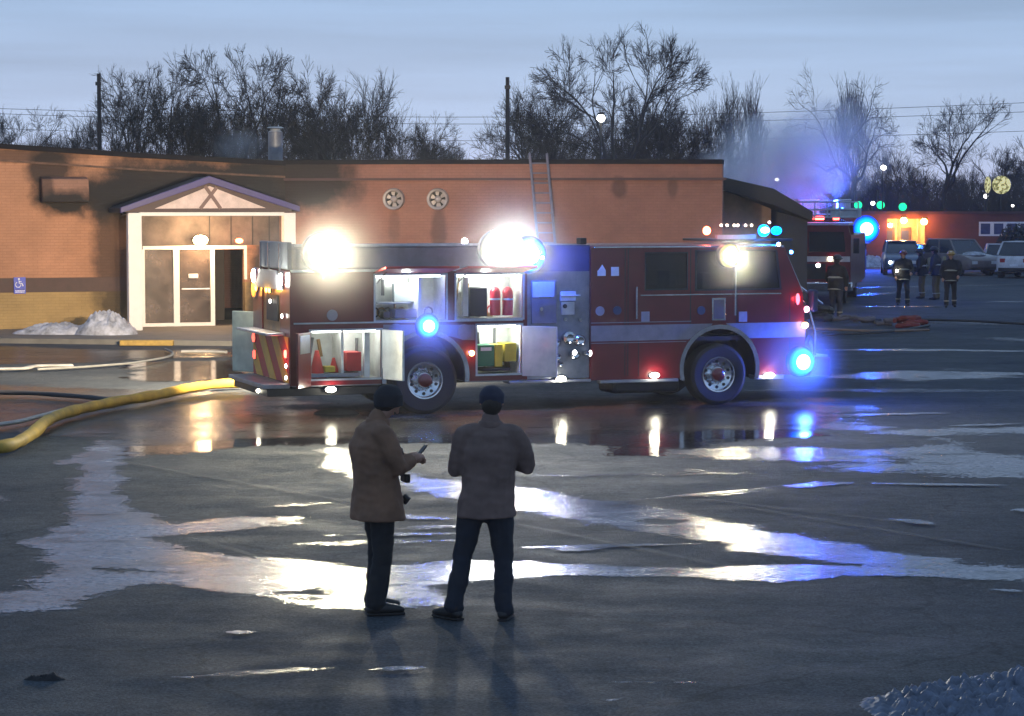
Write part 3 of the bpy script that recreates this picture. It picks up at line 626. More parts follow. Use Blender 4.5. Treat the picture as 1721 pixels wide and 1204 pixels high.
# contents
def item(name, m, par, x0, y0, x1, y1, w0, w1, bev=.01):
    a, b, z0, z1 = su(x0, w0), su(x1, w0), sz((x0 + x1) / 2, y1, w0), sz((x0 + x1) / 2, y0, w0); return bx(name, m, par, a, b, w0, w1, z0, z1, bev)
item('shelf', ALU, lk[0], 636, 509, 690, 511, .12, .6, 0); item('divider', INNER, lk[0], 703, 466, 708, 536, .08, .62, 0); item('dark_bin', NAVY, lk[0], 664, 520, 702, 535, .15, .5)
item('pale_sheet', mat('pale_pad', (.45, .5, .5), .6), lk[0], 662, 476, 700, 508, .3, .4); item('small_bottle', BLACK, lk[0], 644, 524, 656, 536, .12, .3)
item('dark_case', BLACK, lk[1], 790, 484, 819, 532, .12, .5)
for px in (832, 853):
    u, z0_, z1_ = su(px, .2), sz(px, 530, .2), sz(px, 482, .2)
    MB().tube([(u, .2, z0_), (u, .2, z1_ - .08), (u, .2, z1_ - .03), (u, .2, z1_)], [.085, .085, .06, .025], 16).build('red_cylinder', mat('red_cylinder_paint', (.5, .02, .04), .35), lk[1])
    MB().tube([(u, .2, z0_ + .24), (u, .2, z0_ + .27)], .087, 16).build('cylinder_band', WHS, lk[1])
item('shelf_post', INNER, lk[1], 778, 466, 787, 532, .1, .2, 0)
item('divider', INNER, lk[2], 573, 556, 577, 632, .08, .6, 0); item('red_case', REDC, lk[2], 582, 592, 607, 624, .12, .45); item('yellow_box', YEL, lk[2], 546, 616, 563, 626, .12, .3)
cb_ = (su(532, .25), .25)
MB().tube([(cb_[0], .25, holes[2][2]), (cb_[0], .25, holes[2][2] + .03), (cb_[0], .25, holes[2][2] + .04), (cb_[0], .25, holes[2][2] + .42)], [.15, .15, .12, .03], 16).build('traffic_cone', mat('cone_red', (.5, .05, .04), .5), lk[2])
MB().tube([(cb_[0] + .28, .3, holes[2][2]), (cb_[0] + .28, .3, holes[2][2] + .3)], [.10, .02], 14).build('traffic_cone', MATS['cone_red'], lk[2])
item('inner_post', INNER, lk[2], 612, 558, 621, 634, .07, .16, 0)
item('slide_tray', ALU_D, lk[2], 524, 628, 604, 634, .06, .5, 0)
item('green_case', GREEN, lk[3], 803, 580, 831, 616, .12, .45); item('yellow_case', YEL, lk[3], 832, 579, 845, 617, .12, .4); item('yellow_case', YEL, lk[3], 848, 577, 868, 608, .14, .5)
item('green_case_label', WHS, lk[3], 808, 584, 826, 590, .115, .119, 0)
item('tray', BLACK, lk[3], 812, 619, 858, 624, .1, .5, 0)
rk = random.Random(12)
for li, (h, n_) in enumerate(zip(holes, (9, 7, 8, 7))):
    a, b, z0, z1 = h
    for k in range(n_):
        x = rk.uniform(a + .08, b - .1); ty = rk.random(); cm = rk.choice([BLACK, ALU, REDC, mat('tan_handle', (.3, .18, .07), .6), mat('grey_kit', (.12, .12, .13), .6)])
        if ty < .45: zt_ = z1 - rk.uniform(.06, .2); MB().tube([(x, .6, zt_), (x + rk.uniform(-.06, .06), .58, zt_ - rk.uniform(.2, .5))], rk.uniform(.012, .028), 8).build('hanging_tool', cm, lk[li])
        elif ty < .75: w0_ = rk.uniform(.3, .45); MB().box(x, min(b - .03, x + rk.uniform(.06, .16)), w0_, w0_ + .14, z0 + .003, z0 + rk.uniform(.06, .22)).build('small_case', cm, lk[li], .01)
        else: MB().tube([(x + .07 * math.cos(t_ * .7), .5, z0 + .1 + .07 * math.sin(t_ * .7)) for t_ in range(10)], .014, 6).build('strap_coil', cm, lk[li])
# open doors
def pdoor(name, hinge_px, y0, y1, ang, width, face, parent=T, w0=-.005):
    u, z0, z1 = su(hinge_px), sz(hinge_px, y1), sz(hinge_px, y0)
    o = MB().box(0, width, -.02, .02, 0, z1 - z0).build(name, face, parent, .006, loc=(u, w0, z0)); o.rotation_euler = (0, 0, ang); return o, z1 - z0
d1, dh = pdoor('locker_door', 643, 554, 637, R(-72), .55, INNER)
d2, dh = pdoor('locker_door', 878, 548, 632, R(-50), .62, mat('door_liner', (.42, .41, .36), .5, metal=.3))
bx('door_latch', BLACK, d2, .55, .58, .021, .03, dh * .45, dh * .6)
d3, dh = pdoor('locker_door', 520, 558, 650, R(-128), .48, RED)
bx('door_inner_panel', ALU, d3, .06, .42, -.03, -.0205, dh * .62, dh * .95); bx('door_inner_panel', ALU, d3, .06, .42, .0205, .03, dh * .62, dh * .95)
for i, (h, m) in enumerate(((holes[0], RED), (holes[1], RED))):      # lift-up doors
    a, b, z0, z1 = h; f = MB().box(a - .02, b + .02, -.62, 0, -.018, .018).build('lift_up_door', RED_IN, T, .006, loc=(0, -.01, z1 + .05)); f.rotation_euler = (R(-8), 0, 0)
    MB().tube([(a + .02, -.015, z1 - .12), (a + .04, -.45, z1 + .06)], .01, 6).build('gas_strut', CHROME, T)
# stripe over body
for (x0, x1) in ((656, 799),): a, b, z0, z1 = urect(x0, 547, x1, 571)
MB().plate([[(su(644), sz(650, 572)), (-.62, sz(680, 572)), (-.45, 1.20), (0, 1.30), (.45, 1.20), (.62, sz(760, 572)), (su(798), sz(798, 572)), (su(798), sz(798, 546)), (su(644), sz(644, 546))]], -.006, -.002).build('white_stripe', WHITE_BAND, T, smooth=False)
bx('edge_strip', ALU, T, su(493), su(878), -.02, -.002, sz(700, 542), sz(700, 539.5))
def disc(px, py, r, m, name, par=T, w_=-.012): u, z = S(px, py); return MB().cyl((u, w_, z), (0, 1, 0), r, .016, 20).build(name, m, par)
disc(558, 530, .085, mat('grey_emblem', (.22, .2, .26), .5), 'round_emblem'); disc(665, 558, .13, WHITE_BAND, 'filler_cover', w_=-.02); disc(780, 558, .12, WHITE_BAND, 'filler_cover', w_=-.02)
# wheels
def wheel(u, w_, parent, r=.50, wd=.30, hub=RED):
    o = MB().lathe([(.29, 0), (.31, -.01), (r - .06, -.03), (r - .01, 0), (r, .04), (r, wd - .04), (r - .01, wd), (r - .06, wd + .02), (.31, wd), (.29, wd)], (0, 0, 0), 44).build('wheel', RUBBER, parent, loc=(u, w_, r))
    MB().lathe([(.295, .0), (.29, -.012), (.27, -.01), (.255, .05), (.16, .08), (.13, .06), (.12, .02), (.0, .015)], (0, 0, 0), 36).build('rim', CHROME, o)
    nb = MB()
    for k in range(10): a = k * math.pi / 5; nb.cyl((.145 * math.cos(a), .055, .145 * math.sin(a)), (0, 1, 0), .014, .06, 8)
    tag(nb.build('wheel_nut_ring', CHROME, o), kind='stuff')
    hb = MB()
    for k in range(10): a = (k + .5) * math.pi / 5; hb.cyl((.21 * math.cos(a), .062, .21 * math.sin(a)), (0, 1, 0), .026, .02, 10)
    tag(hb.build('rim_hole_ring', BLACK, o), kind='stuff')
    MB().lathe([(.11, .04), (.105, -.03), (.06, -.06), (0, -.065)], (0, 0, 0), 24).build('hub_cap', hub, o)
    return o
wr = wheel(0, .02, T, r=.53, hub=RED); wf = wheel(WB, .02, T)
for (u, r) in ((0, .53), (WB, .50)):
    o = copy_tree(wr if u == 0 else wf, T); o.location = (u, TW - .02, r); o.rotation_euler = (0, 0, math.pi)
    MB().cyl((u, TW / 2, r), (0, 1, 0), .09, TW - .7, 12).build('axle', BLACK, T)
for (uc, zb) in ((0, zB), (WB, .42)):
    for w_ in (0, TW):
        pts = arch(uc, zb, AR - .01); m = MB(); n = len(pts); s1 = 1 if w_ == 0 else -1
        vs = []
        for r_, y_ in ((AR - .035, -.035), (AR + .035, -.035), (AR + .035, .0), (AR - .035, .0)):
            vs += [(p[0], w_ + s1 * y_, p[1]) for p in arch(uc, zb, r_)]
        fs = [(k * n + i, ((k + 1) % 4) * n + i, ((k + 1) % 4) * n + i + 1, k * n + i + 1) for k in range(4) for i in range(n - 1)]
        m.add(vs, fs + [(0, n, 2 * n, 3 * n), (n - 1, 4 * n - 1, 3 * n - 1, 2 * n - 1)]).build('wheel_arch_trim', CHROME, T)
    m = MB(); a_ = arch(uc, zb, AR - .002); n = len(a_); m.add([(p[0], .045, p[1]) for p in a_] + [(p[0], .74, p[1]) for p in a_], [(i, i + 1, i + 1 + n, i + n) for i in range(n - 1)] + [tuple(range(n, 2 * n))]).build('wheel_well', BLACK, T)
# chassis, steps, tank
bx('chassis_frame', BLACK, T, uRear + .1, uFront - .1, .8, TW - .8, .42, .72)
bx('fuel_tank', BLACK, T, su(1032, .1), su(1145, .1), .12, .8, .22, .46, .06)
bx('running_board', ALU_D, T, su(1008), su(1140), -.03, .12, .405, .455, .01)
bx('under_body_step', ALU_D, T, uPump0 - .3, uPump1, -.02, .3, .44, .485, .01)
bx('rear_under_skirt', BLACK, T, uRear - .35, -AR, .05, TW - .1, .34, .46, .01)
bx('front_step', ALU_D, T, su(1270), su(1318), -.02, .25, .40, .47, .01)
# pump panel
pp = bx('pump_panel', mat('stainless_panel', (.24, .26, .31), .32, metal=.85, var=.25), T, uPump0 + .003, uPump1 - .003, .05, .11, .5, 2.20)
item('blue_dunnage', NAVY, T, 890, 412, 992, 462, .06, 2.2, .02)
item('panel_door', mat('panel_grey', (.15, .16, .2), .45, metal=.4), pp, 893, 472, 936, 545, .02, .048); item('panel_window', mat('pale_panel', (.5, .52, .6), .5), pp, 895, 474, 932, 500, .008, .018)
item('gauge_plate', mat('gauge_white', (.6, .62, .66), .5), pp, 942, 490, 968, 506, .035, .048); item('gauge_box', ALU, pp, 944, 508, 966, 530, .02, .048)
item('gauge_strip', WHS, pp, 943, 496, 976, 498, .018, .03)
for px, py, r in ((931, 576, .10), (955, 568, .11), (973, 572, .10), (936, 600, .06), (965, 596, .085), (985, 594, .05), (940, 612, .05)):
    u, z = S(px, py, -.05)
    o = MB().lathe([(0, -.10), (r * .55, -.12), (r * .9, -.09), (r, -.04), (r * .8, .0), (r * .7, .10)], (u, -.02, z), 24).build('intake_cap', CHROME, pp)
for px, py in ((910, 520), (950, 537), (976, 538), (958, 560), (905, 555)): disc(px, py, .028, CHROME, 'valve_knob', pp, -.0)
disc(918, 520, .04, BLACK, 'gauge', pp, .03); disc(950, 515, .035, BLACK, 'gauge', pp, .012)
MB().tube([S(905, 500)[:1] + (-.03, sz(905, 500)), (su(925), -.03, sz(925, 500))], .008, 6).build('panel_rail', CHROME, pp)
# cab
uc0 = uPump1 + .003; cz0 = .46; cz1 = 2.57
(fx1, fz1), (fx2, fz2), (fx3, fz3) = S(1318, 415), S(1349, 492), S(1353, 560)
cab_out = [(uc0, cz0)] + arch(WB, cz0)[::-1] + [(fx3, cz0), (fx3, fz3), (fx2, fz2), (fx1, cz1 - .01), (uc0, cz1)]
w1, w2 = urect(1084, 425, 1155, 487), urect(1169, 421, 1308, 487)
def wl(wn): a, b, z0, z1 = wn; return [(a, z0), (b, z0), (b, z1), (a, z1)]
w2l = [(w2[0], w2[2]), (su(1312), w2[2]), (su(1304), w2[3]), (w2[0], w2[3])]
for w_ in (0, TW - .05): MB().plate([cab_out, wl(w1), w2l], w_, w_ + .05).build('cab_side', RED, T, smooth=False)
bx('cab_roof', mat('roof_red', (.16, .02, .03), .35, coat=.5), T, uc0, fx1, .05, TW - .05, cz1 - .06, cz1 + .035, .03)
bx('roof_trim', CHROME, T, uc0 + .05, fx1 - .02, -.022, .046, cz1 - .005, cz1 + .02, .004)
bx('cab_back', RED, T, uc0, uc0 + .05, .052, TW - .052, cz0, cz1 - .065)
bx('cab_floor', BLACK, T, uc0 + .052, fx3 - .06, .052, TW - .052, 1.05, 1.12)
def seat(u, w_): 
    s_ = MB().box(u, u + .5, w_, w_ + .5, 1.13, 1.5).box(u - .12, u + .04, w_, w_ + .5, 1.3, 2.15); s_.build('seat', mat('seat_fabric', (.03, .03, .035), .8), T, .03)
seat(w2[0] + .35, .25); seat(w2[0] + .35, 1.6); seat(w1[0] + .1, .25); seat(w1[0] + .1, 1.6)
for i, (wn, l_) in enumerate(((w1, wl(w1)), (w2, w2l))):
    for w_ in (.015, TW - .035):
        g = MB().plate([l_], w_, w_ + .02).build('cab_window', DGLASS, T, smooth=False)
        if w_ < 1:
            fr_ = MB(); cx_ = sum(p[0] for p in l_) / 4; cz_ = sum(p[1] for p in l_) / 4; inner = [(cx_ + (p[0] - cx_) * .975, cz_ + (p[1] - cz_) * .955) for p in l_]; out_ = [(cx_ + (p[0] - cx_) * 1.02, cz_ + (p[1] - cz_) * 1.035) for p in l_]
            fr_.plate([out_, inner], -.012, -.002).build('window_frame', BLACK, g)
item('window_post', BLACK, T, 1234, 421, 1238, 487, -.004, .012, 0)
# windscreen, nose
def slab(p, q, w0, w1, t, name, m, par=T):
    d = Vector((q[0] - p[0], q[1] - p[1])).normalized(); n_ = Vector((d.y, -d.x)) * t
    return MB().plate([[p, q, (q[0] + n_.x, q[1] + n_.y), (p[0] + n_.x, p[1] + n_.y)]], w0, w1).build(name, m, par, smooth=False)
slab((fx1, cz1 - .1), (fx2, fz2 + .03), .06, TW - .06, -.02, 'windscreen', DGLASS)
slab((fx1 + .01, cz1 - .02), (fx1 + .05, cz1 - .12), .052, TW - .052, -.03, 'windscreen_header', RED)
for w_ in (.052, TW - .10): slab((fx1 + .012, cz1 - .05), (fx2 + .012, fz2), w_, w_ + .05, -.03, 'windscreen_pillar', CHROME if w_ < 1 else RED)
MB().plate([[(fx2 - .05, fz2), (fx2 + .01, fz2), (fx3 + .02, fz3), (fx3 + .02, cz0), (fx3 - .05, cz0)]], .052, TW - .052).build('nose_panel', RED, T, smooth=False)
bx('grille', CHROME, T, fx3 + .022, fx3 + .06, .7, TW - .7, .75, 1.5, .01)
for k in range(6): bx('grille_bar', BLACK, T, fx3 + .062, fx3 + .075, .75, TW - .75, .82 + k * .11, .86 + k * .11)
for w_ in (.15, TW - .55): bx('headlamp_bezel', CHROME, T, fx3 + .022, fx3 + .06, w_, w_ + .4, 1.02, 1.38, .01)
ub = fx3 + .02
bx('front_bumper', mat('bumper_red', (.16, .01, .02), .35, coat=.4), T, ub + .0, ub + .48, .02, TW - .02, .42, .74, .04)
bx('bumper_tray', ALU_D, T, ub + .02, ub + .46, .1, TW - .1, .745, .77)
hz = MB()
for k in range(7):
    y = .35 + k * .26; hz.tube([(ub + .12 + .1 * math.sin(k), y, .80), (ub + .25, y + .03, .98 + .07 * math.cos(k * 2)), (ub + .38, y + .05, .80)], .045, 8)
hz.build('bumper_hose_coil', BLACK, T)
MB().tube([(ub + .2, .08, .77), (ub + .2, .08, 1.15), (ub + .1, .12, 1.55), (ub - .05, .1, 1.72)], .025, 8).build('mirror_arm', CHROME, T)
bx('mirror', BLACK, T, ub + .06, ub + .16, -.12, .10, 1.5, 1.86, .03)
MB().tube([(ub - .05, .12, 1.9), (ub + .32, .04, 1.62)], .018, 8).build('front_grab_rail', CHROME, T)
# cab side trim
for px, y0, y1 in ((1055, 418, 632), (1073, 555, 632), (1160, 418, 556), (1238, 488, 575), (1327, 495, 600), (1050, 418, 632)):
    item('door_gap', BLACK, T, px, y0, px + 1.3, y1, -.004, -.001, 0)
a_ = arch(WB, .42, AR + .037)
zs0, zs1 = sz(1150, 571), sz(1150, 545)
left_pts = [p for p in a_ if p[0] < WB and p[1] < zs1 and p[1] > zs0]; right_pts = [p for p in a_ if p[0] > WB and p[1] < zs1 and p[1] > zs0]
lx = WB - math.sqrt(max(0, (AR + .04) ** 2 - (zs0 - AZ) ** 2)); lx2 = WB - math.sqrt(max(0, (AR + .04) ** 2 - max(0, min(zs1, AZ + AR + .03) - AZ) ** 2))
MB().plate([[(uc0, zs0), (lx - .01, zs0), (lx2 - .04, min(zs1, AZ + AR)), (WB - .12, zs1 + .0), (uc0, zs1)]], -.006, -.002).build('white_stripe', WHITE_BAND, T, smooth=False)
MB().plate([[(fx3, zs0), (2 * WB - lx + .01, zs0), (2 * WB - lx2 + .04, min(zs1, AZ + AR)), (WB + .12, zs1), (fx3, zs1)][::-1]], -.006, -.002).build('white_stripe', WHITE_BAND, T, smooth=False)
for z_ in (zs1 + .045, zs0 - .03):
    bx('pin_stripe', WHITE_BAND, T, uc0, (WB - .5) if z_ > zs0 else lx - .05, -.005, -.002, z_ - .006, z_ + .006)
bx('door_crease_rail', CHROME, T, su(1076), su(1312), -.018, -.002, sz(1190, 496), sz(1190, 494))
MB().tube([(su(1068), -.05, sz(1068, 482)), (su(1068), -.05, sz(1068, 536))], .018, 8).build('grab_rail', CHROME, T)
MB().tube([(su(1233), -.07, sz(1233, 445)), (su(1233), -.07, sz(1233, 530))], .016, 8).build('floodlight_pole', CHROME, T)
hb_ = item('side_hatch', CHROME, T, 1197, 501, 1220, 539, -.02, -.002, .004); item('hatch_glass', mat('hatch_dark', (.15, .13, .16), .3), hb_, 1200, 504, 1217, 536, -.026, -.0205, 0)
for px in (1085, 1249): item('door_badge', mat('badge_grey', (.30, .28, .36), .4), T, px - 7, 524, px + 7, 541, -.01, -.002)
for px in (1008,): disc(px, 523, .075, mat('badge_pale', (.32, .3, .38), .4), 'round_badge')
for px in (1037, 1178): disc(px, 522, .07, NAVY, 'door_handle_cup')
for a, b in ((1004, 1018), (1027, 1040)):
    item('pale_decal', WHS, T, a, 455 if a < 1010 else 449, b, 464, -.005, -.002, 0); 
MB().plate([[(su(1005), sz(1005, 455)), (su(1018), sz(1018, 455)), (su(1012), sz(1012, 445))]], -.005, -.002).build('pale_decal', WHS, T, smooth=False)
# rear end
ur = uRear
bx('rear_panel', RED, T, ur, ur + .04, .042, .62, zB, 2.24); bx('rear_panel', RED, T, ur, ur + .04, TW - .62, TW - .042, zB, 2.24)
rp_ = bx('rear_wall_panel', mat('rear_amber_plate', (.30, .16, .05), .35, metal=.5, var=.5, scale=3), T, ur + .02, ur + .06, .62, TW - .62, 1.25, 1.95)
bx('rear_hatch', BLACK, T, ur - .01, ur + .018, .75, 1.45, 1.45, 1.85)
bx('rear_ladder_box', mat('grey_blue_panel', (.16, .19, .23), .5), T, ur + .03, ur + .1, .25, TW - .35, 2.27, 2.68, .01)
for y_ in (.55, 1.25, 1.8): bx('rear_grab_bar', CHROME, T, ur - .03, ur, y_, y_ + .03, 2.2, 2.66)
MB().plate([[(.3, 1.95), (TW - .3, 1.95), (TW - .7, 2.24), (.7, 2.24)]], 0, .03).build('rear_hood', GREYC, T, loc=(ur - .02, 0, 0)).rotation_euler = (0, 0, math.pi / 2)
bx('tailboard', ALU_D, T, ur - .42, ur - .002, .02, TW - .02, .46, .53, .01)
bx('rear_ledge', ALU, T, ur - .30, ur - .002, .3, TW - .1, 1.25, 1.29, .01)
# chevrons on rear
cw = TW - .08; z0c, z1c = .54, 1.24
base = bx('chevron_panel', RED_STRIPE, T, ur - .012, ur - .003, .04, TW - .04, z0c, z1c)
for k in range(7):
    y0 = -.9 + k * .86; cs = [(y0, z0c), (y0 + .42, z0c), (y0 + .42 + .8, z1c), (y0 + .8, z1c)]
    def clip(poly, lim, sgn):
        out = []
        for i in range(len(poly)):
            a, b = poly[i], poly[(i + 1) % len(poly)]; ia, ib = sgn * (a[0] - lim) >= 0, sgn * (b[0] - lim) >= 0
            if ia: out.append(a)
            if ia != ib: t = (lim - a[0]) / (b[0] - a[0]); out.append((lim, a[1] + t * (b[1] - a[1])))
        return out
    cs = clip(clip(cs, .06, 1), TW - .06, -1)
    if len(cs) >= 3:
        vs = [(ur - .017, y, z) for y, z in cs] + [(ur - .0125, y, z) for y, z in cs]; n = len(cs)
        MB().add(vs, [tuple(range(n)), tuple(range(n, 2 * n))[::-1]] + [(i, (i + 1) % n, (i + 1) % n + n, i + n) for i in range(n)]).build('chevron_stripe', AMBER_STRIPE, base, smooth=False)
# open door on far rear corner: hangs to the far side
dr = MB().box(0, .5, -.02, .02, 0, .98).build('rear_side_door', mat('pale_green_liner', (.42, .50, .42), .5), T, .01, loc=(ur + .02, TW + .03, .55)); dr.rotation_euler = (0, 0, R(120))
MB().cyl((.25, -.03, .5), (0, 1, 0), .03, .02, 12).build('door_knob', BLACK, dr)
def tl(y, z, col, r, name, st, pw=0, rx=0):
    g = MB().cyl((ur - .03, y, z), (1, 0, 0), r, .03, 16).build(name, glow('glow_%s_%d' % (name, st), col, st), T)
    MB().cyl((ur - .018, y, z), (1, 0, 0), r * 1.3, .028, 16).build('lamp_bezel', CHROME, g)
    if pw: lamp(T, (ur - .1, y, z), pw, col, r)
tl(.16, .98, (1, .08, .05), .06, 'tail_lamp', 14, 3); tl(TW - .16, 1.12, (1, .08, .05), .07, 'tail_lamp', 4, 0); tl(TW - .2, .85, (1, .08, .05), .07, 'tail_lamp', 4, 0)
tl(.45, 2.10, (1, .93, .75), .10, 'rear_floodlamp', 60, 40); tl(TW - .18, 2.12, (1, .93, .75), .10, 'rear_floodlamp', 60, 25)
for y_ in (TW - .35, 1.35, 1.15): tl(y_, 1.93, (1, .45, .06), .05, 'amber_lamp', 14, 2)
tl(TW - .18, 1.9, (1, .35, .05), .12, 'amber_marker', 2, 3); tl(.35, 1.55, (1, .95, .85), .03, 'rear_marker', 20); tl(1.1, 1.75, (1, .95, .85), .03, 'rear_marker', 20)
tl(.12, .8, (1, .9, .6), .03, 'rear_marker', 20); tl(.12, .62, (1, .9, .6), .03, 'rear_marker', 20)
# step / marker lamps along the near side
def spot_lamp(px, py, rx, rz, col, st, name, pw=0, w_=-.03, radius=.04, spot=None, aim=None):
    u, z = S(px, py, w_)
    g = MB().ball((u, w_, z), (rx, .02, rz), 16, 8).build(name, glow('glow_%s' % name, col, st), T)
    MB().ball((u, w_ + .016, z), (rx * 1.15, .02, rz * 1.15), 16, 8).build('lamp_bezel', CHROME, g)
    if pw: lamp(T, (u, w_ - .07, z), pw, col, radius, spot, aim)
    return u, z
for px, py in ((1100, 631), (1293, 631), (943, 637), (556, 655)): spot_lamp(px, py, .085, .045, (1, .94, .74), 30, 'step_lamp', 7)
spot_lamp(437, 657, .06, .035, (1, .94, .74), 30, 'tail_step_lamp', 3, w_=.6)
spot_lamp(793, 594, .045, .045, (1, .35, .15), 20, 'side_marker', 2); spot_lamp(914, 577, .05, .06, (1, .25, .12), 25, 'pump_marker', 4, w_=-.25)
spot_lamp(1353, 547, .06, .05, (1, .5, .18), 25, 'corner_marker', 5); spot_lamp(1341, 503, .035, .09, (1, .04, .06), 14, 'side_turn_lamp', 2); spot_lamp(1356, 520, .05, .05, (1, .35, .55), 12, 'pink_marker', 0)
spot_lamp(966, 593, .035, .04, (1, 1, 1), 20, 'panel_lamp', 0, w_=-.16); spot_lamp(992, 594, .025, .045, (1, 1, 1), 20, 'panel_lamp', 0, w_=-.03); spot_lamp(1330, 424, .03, .03, (.1, .35, 1), 20, 'pillar_lamp', 0)
spot_lamp(1309, 411, .03, .03, (1, .7, .35), 20, 'roof_marker', 0); spot_lamp(781, 406, .05, .05, (1, 1, 1), 40, 'roof_lamp', 0, w_=.1); spot_lamp(910, 433, .035, .035, (1, 1, 1), 30, 'pump_lamp', 0, w_=-.1)
spot_lamp(1252, 410, .0, .0, (1, .9, .7), 1, 'x', 0) if False else None
# floodlights: boxy heads on the roof edge
def floodlight(px, py, w_, hw, hh, col, st, pw, aim=(0, -1, -.12), name='floodlight', cone=174):
    u, z = S(px, py, w_); h = MB().cyl((0, 0, 0), (0, 1, 0), 1, .12, 32).build(name, BLACK, T, .02, loc=(u, w_ + .08, z)); h.scale = (hw, 1, hh)
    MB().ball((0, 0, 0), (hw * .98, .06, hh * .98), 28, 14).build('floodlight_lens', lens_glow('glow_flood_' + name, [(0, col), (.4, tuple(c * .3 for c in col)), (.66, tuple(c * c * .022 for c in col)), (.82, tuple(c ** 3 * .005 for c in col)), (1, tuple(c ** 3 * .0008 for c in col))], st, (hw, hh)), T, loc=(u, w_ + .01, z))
    MB().tube([(0, .02, -.9), (0, .02, -1.3)], .03, 8).build('floodlight_bracket', CHROME, h)
    lamp(T, (u, w_ - .10, z), pw, col, .12, cone, aim)
    return u, z
floodlight(545, 425, -.10, .34, .32, (1, .90, .62), 120, 1700, name='rear_floodlight')
floodlight(845, 420, -.14, .38, .33, (1, .98, .90), 140, 1600, name='middle_floodlight')
floodlight(1227, 430, -.22, .20, .20, (1, .90, .60), 90, 480, name='cab_floodlight')
# blue strobes
BL = (.02, .10, 1.0)
def blue_lens(r): return lens_glow('blue_lens_%.2f' % r, [(0, (1, 1, 1)), (.35, (.5, .9, 1)), (.5, (.0, .12, .9)), (.75, (.0, .05, .5)), (.9, (.0, .006, .12)), (1, (.0, .001, .04))], 12, (r, r))  # white core and blue rings paint the strobe's glare into the lens
def strobe(px, py, w_, r, st, pw, name='blue_strobe'):
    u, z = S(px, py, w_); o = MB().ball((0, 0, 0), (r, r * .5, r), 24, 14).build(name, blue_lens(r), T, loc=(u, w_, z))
    MB().cyl((0, r * .4, 0), (0, 1, 0), r * .8, .03, 18).build('strobe_bezel', CHROME, o)
    lamp(T, (u, w_ - r * .5 - .08, z), pw, BL, .07)
strobe(718, 548, -.05, .20, 30, 50); strobe(1345, 608, -.10, .26, 30, 300); strobe(888, 428, .0, .30, 30, 180)
# light bar on cab
lu0, lu1 = su(1188, .9), su(1318, .9); lz0 = cz1 + .10
lb = bx('light_bar', BLACK, T, lu0, lu1, .6, 1.9, lz0 - .02, lz0 + .02, .01)
for px, col, nm, st, a, b in ((1190, (1, .15, .06), 'red_beacon', 25, .06, .07), (1286, (.0, .16, 1), 'blue_beacon', 22, .10, .10), (1307, (.0, .16, 1), 'blue_beacon', 22, .09, .07)):
    u, z = S(px, 388, .35); MB().ball((u, .4, z), (a, .08, b), 16, 8).build(nm, glow('glow_' + nm, col, st), lb)
    lamp(T, (u, .2, z), 12 if nm[0] == 'r' else 40, col, .06)
u, z = S(1285, 387, .35); MB().ball((u, .33, z), (.08, .04, .05), 12, 6).build('beacon_core', glow('glow_cyan_core', (.3, .8, 1), 30), lb)
for px in (1212, 1222, 1234, 1240, 1253, 1263, 1293):
    u, z = S(px, 379 if px != 1293 else 374, .5); MB().ball((u, .5, z), .022, 10, 6).build('roof_marker', glow('glow_roofm', (1, .75, .6), 12), lb)
bx('bar_housing', mat('clear_bar', (.2, .2, .24), .25), lb, su(1205, .5), su(1270, .5), .5, .6, lz0 + .022, lz0 + .09)
# scene lights on the far side, aimed at the building
for (u, pw) in ((uRear + .6, 11500), (uRear + 2.3, 7500), (su(860), 2400)):
    h = bx('far_floodlight', BLACK, T, u - .2, u + .2, TW - .02, TW + .06, 2.36, 2.60, .01)
    MB().box(u - .18, u + .18, TW + .062, TW + .075, 2.38, 2.58).build('floodlight_lens', glow('glow_far_flood', (1, .80, .55), 60), h)
    aimw = Vector((-.30, 1, -.03)) if u < 0 else Vector((.05, 1, .0)); lamp(T, (u, TW + .16, 2.5), pw, (1, .78, .52), .10, 110, aimw)
item('roof_stub', BLACK, T, 976, 400, 986, 411, .5, .7)

# ------------------------------------------------------------------ people
TMP = bpy.data.scenes.new('tmp'); TRASH = []
def remesh(mb, name, m, parent, voxel, smooth=2, fold=0.0, fs=9.0):
    me = bpy.data.meshes.new('tmp'); me.from_pydata(mb.v, [], mb.f)
    b = bmesh.new(); b.from_mesh(me); bmesh.ops.recalc_face_normals(b, faces=b.faces); b.to_mesh(me); b.free()
    o = bpy.data.objects.new('tmp', me); TMP.collection.objects.link(o)
    r = o.modifiers.new('r', 'REMESH'); r.mode = 'VOXEL'; r.voxel_size = voxel
    s = o.modifiers.new('s', 'SMOOTH'); s.factor = .5; s.iterations = smooth
    TMP.view_layers[0].update(); dg = TMP.view_layers[0].depsgraph; me2 = bpy.data.meshes.new_from_object(o.evaluated_get(dg))
    TRASH.append(o); TMP.collection.objects.unlink(o); TRASH.append(me); me2.name = name
    if fold > 0:
        nr = [v.normal.copy() for v in me2.vertices]
        for v, vn in zip(me2.vertices, nr):
            q = v.co * fs; k = noise.noise(Vector((q.x, q.y, q.z * .8))) + .5 * noise.noise(Vector((q.x * 1.3, q.y * 1.3, q.z * 2.6)))
            v.co += vn * k * fold
    for p in me2.polygons: p.use_smooth = True
    me2.materials.clear(); me2.materials.append(m); ob = bpy.data.objects.new(name, me2); C.objects.link(ob); ob.parent = parent; return ob
def lofts(mb, pts, n=14, flat=False):
    mb.tube([p[0] for p in pts], [p[1] for p in pts], n)
    for p in ((pts[-1],) if flat else (pts[0], pts[-1])):
        r = p[1]; r = r if isinstance(r, tuple) else (r, r); mb.ball(p[0], (r[0] * .98, r[1] * .98, min(r) * .9), 12, 8)
def V(*a): return Vector(a)
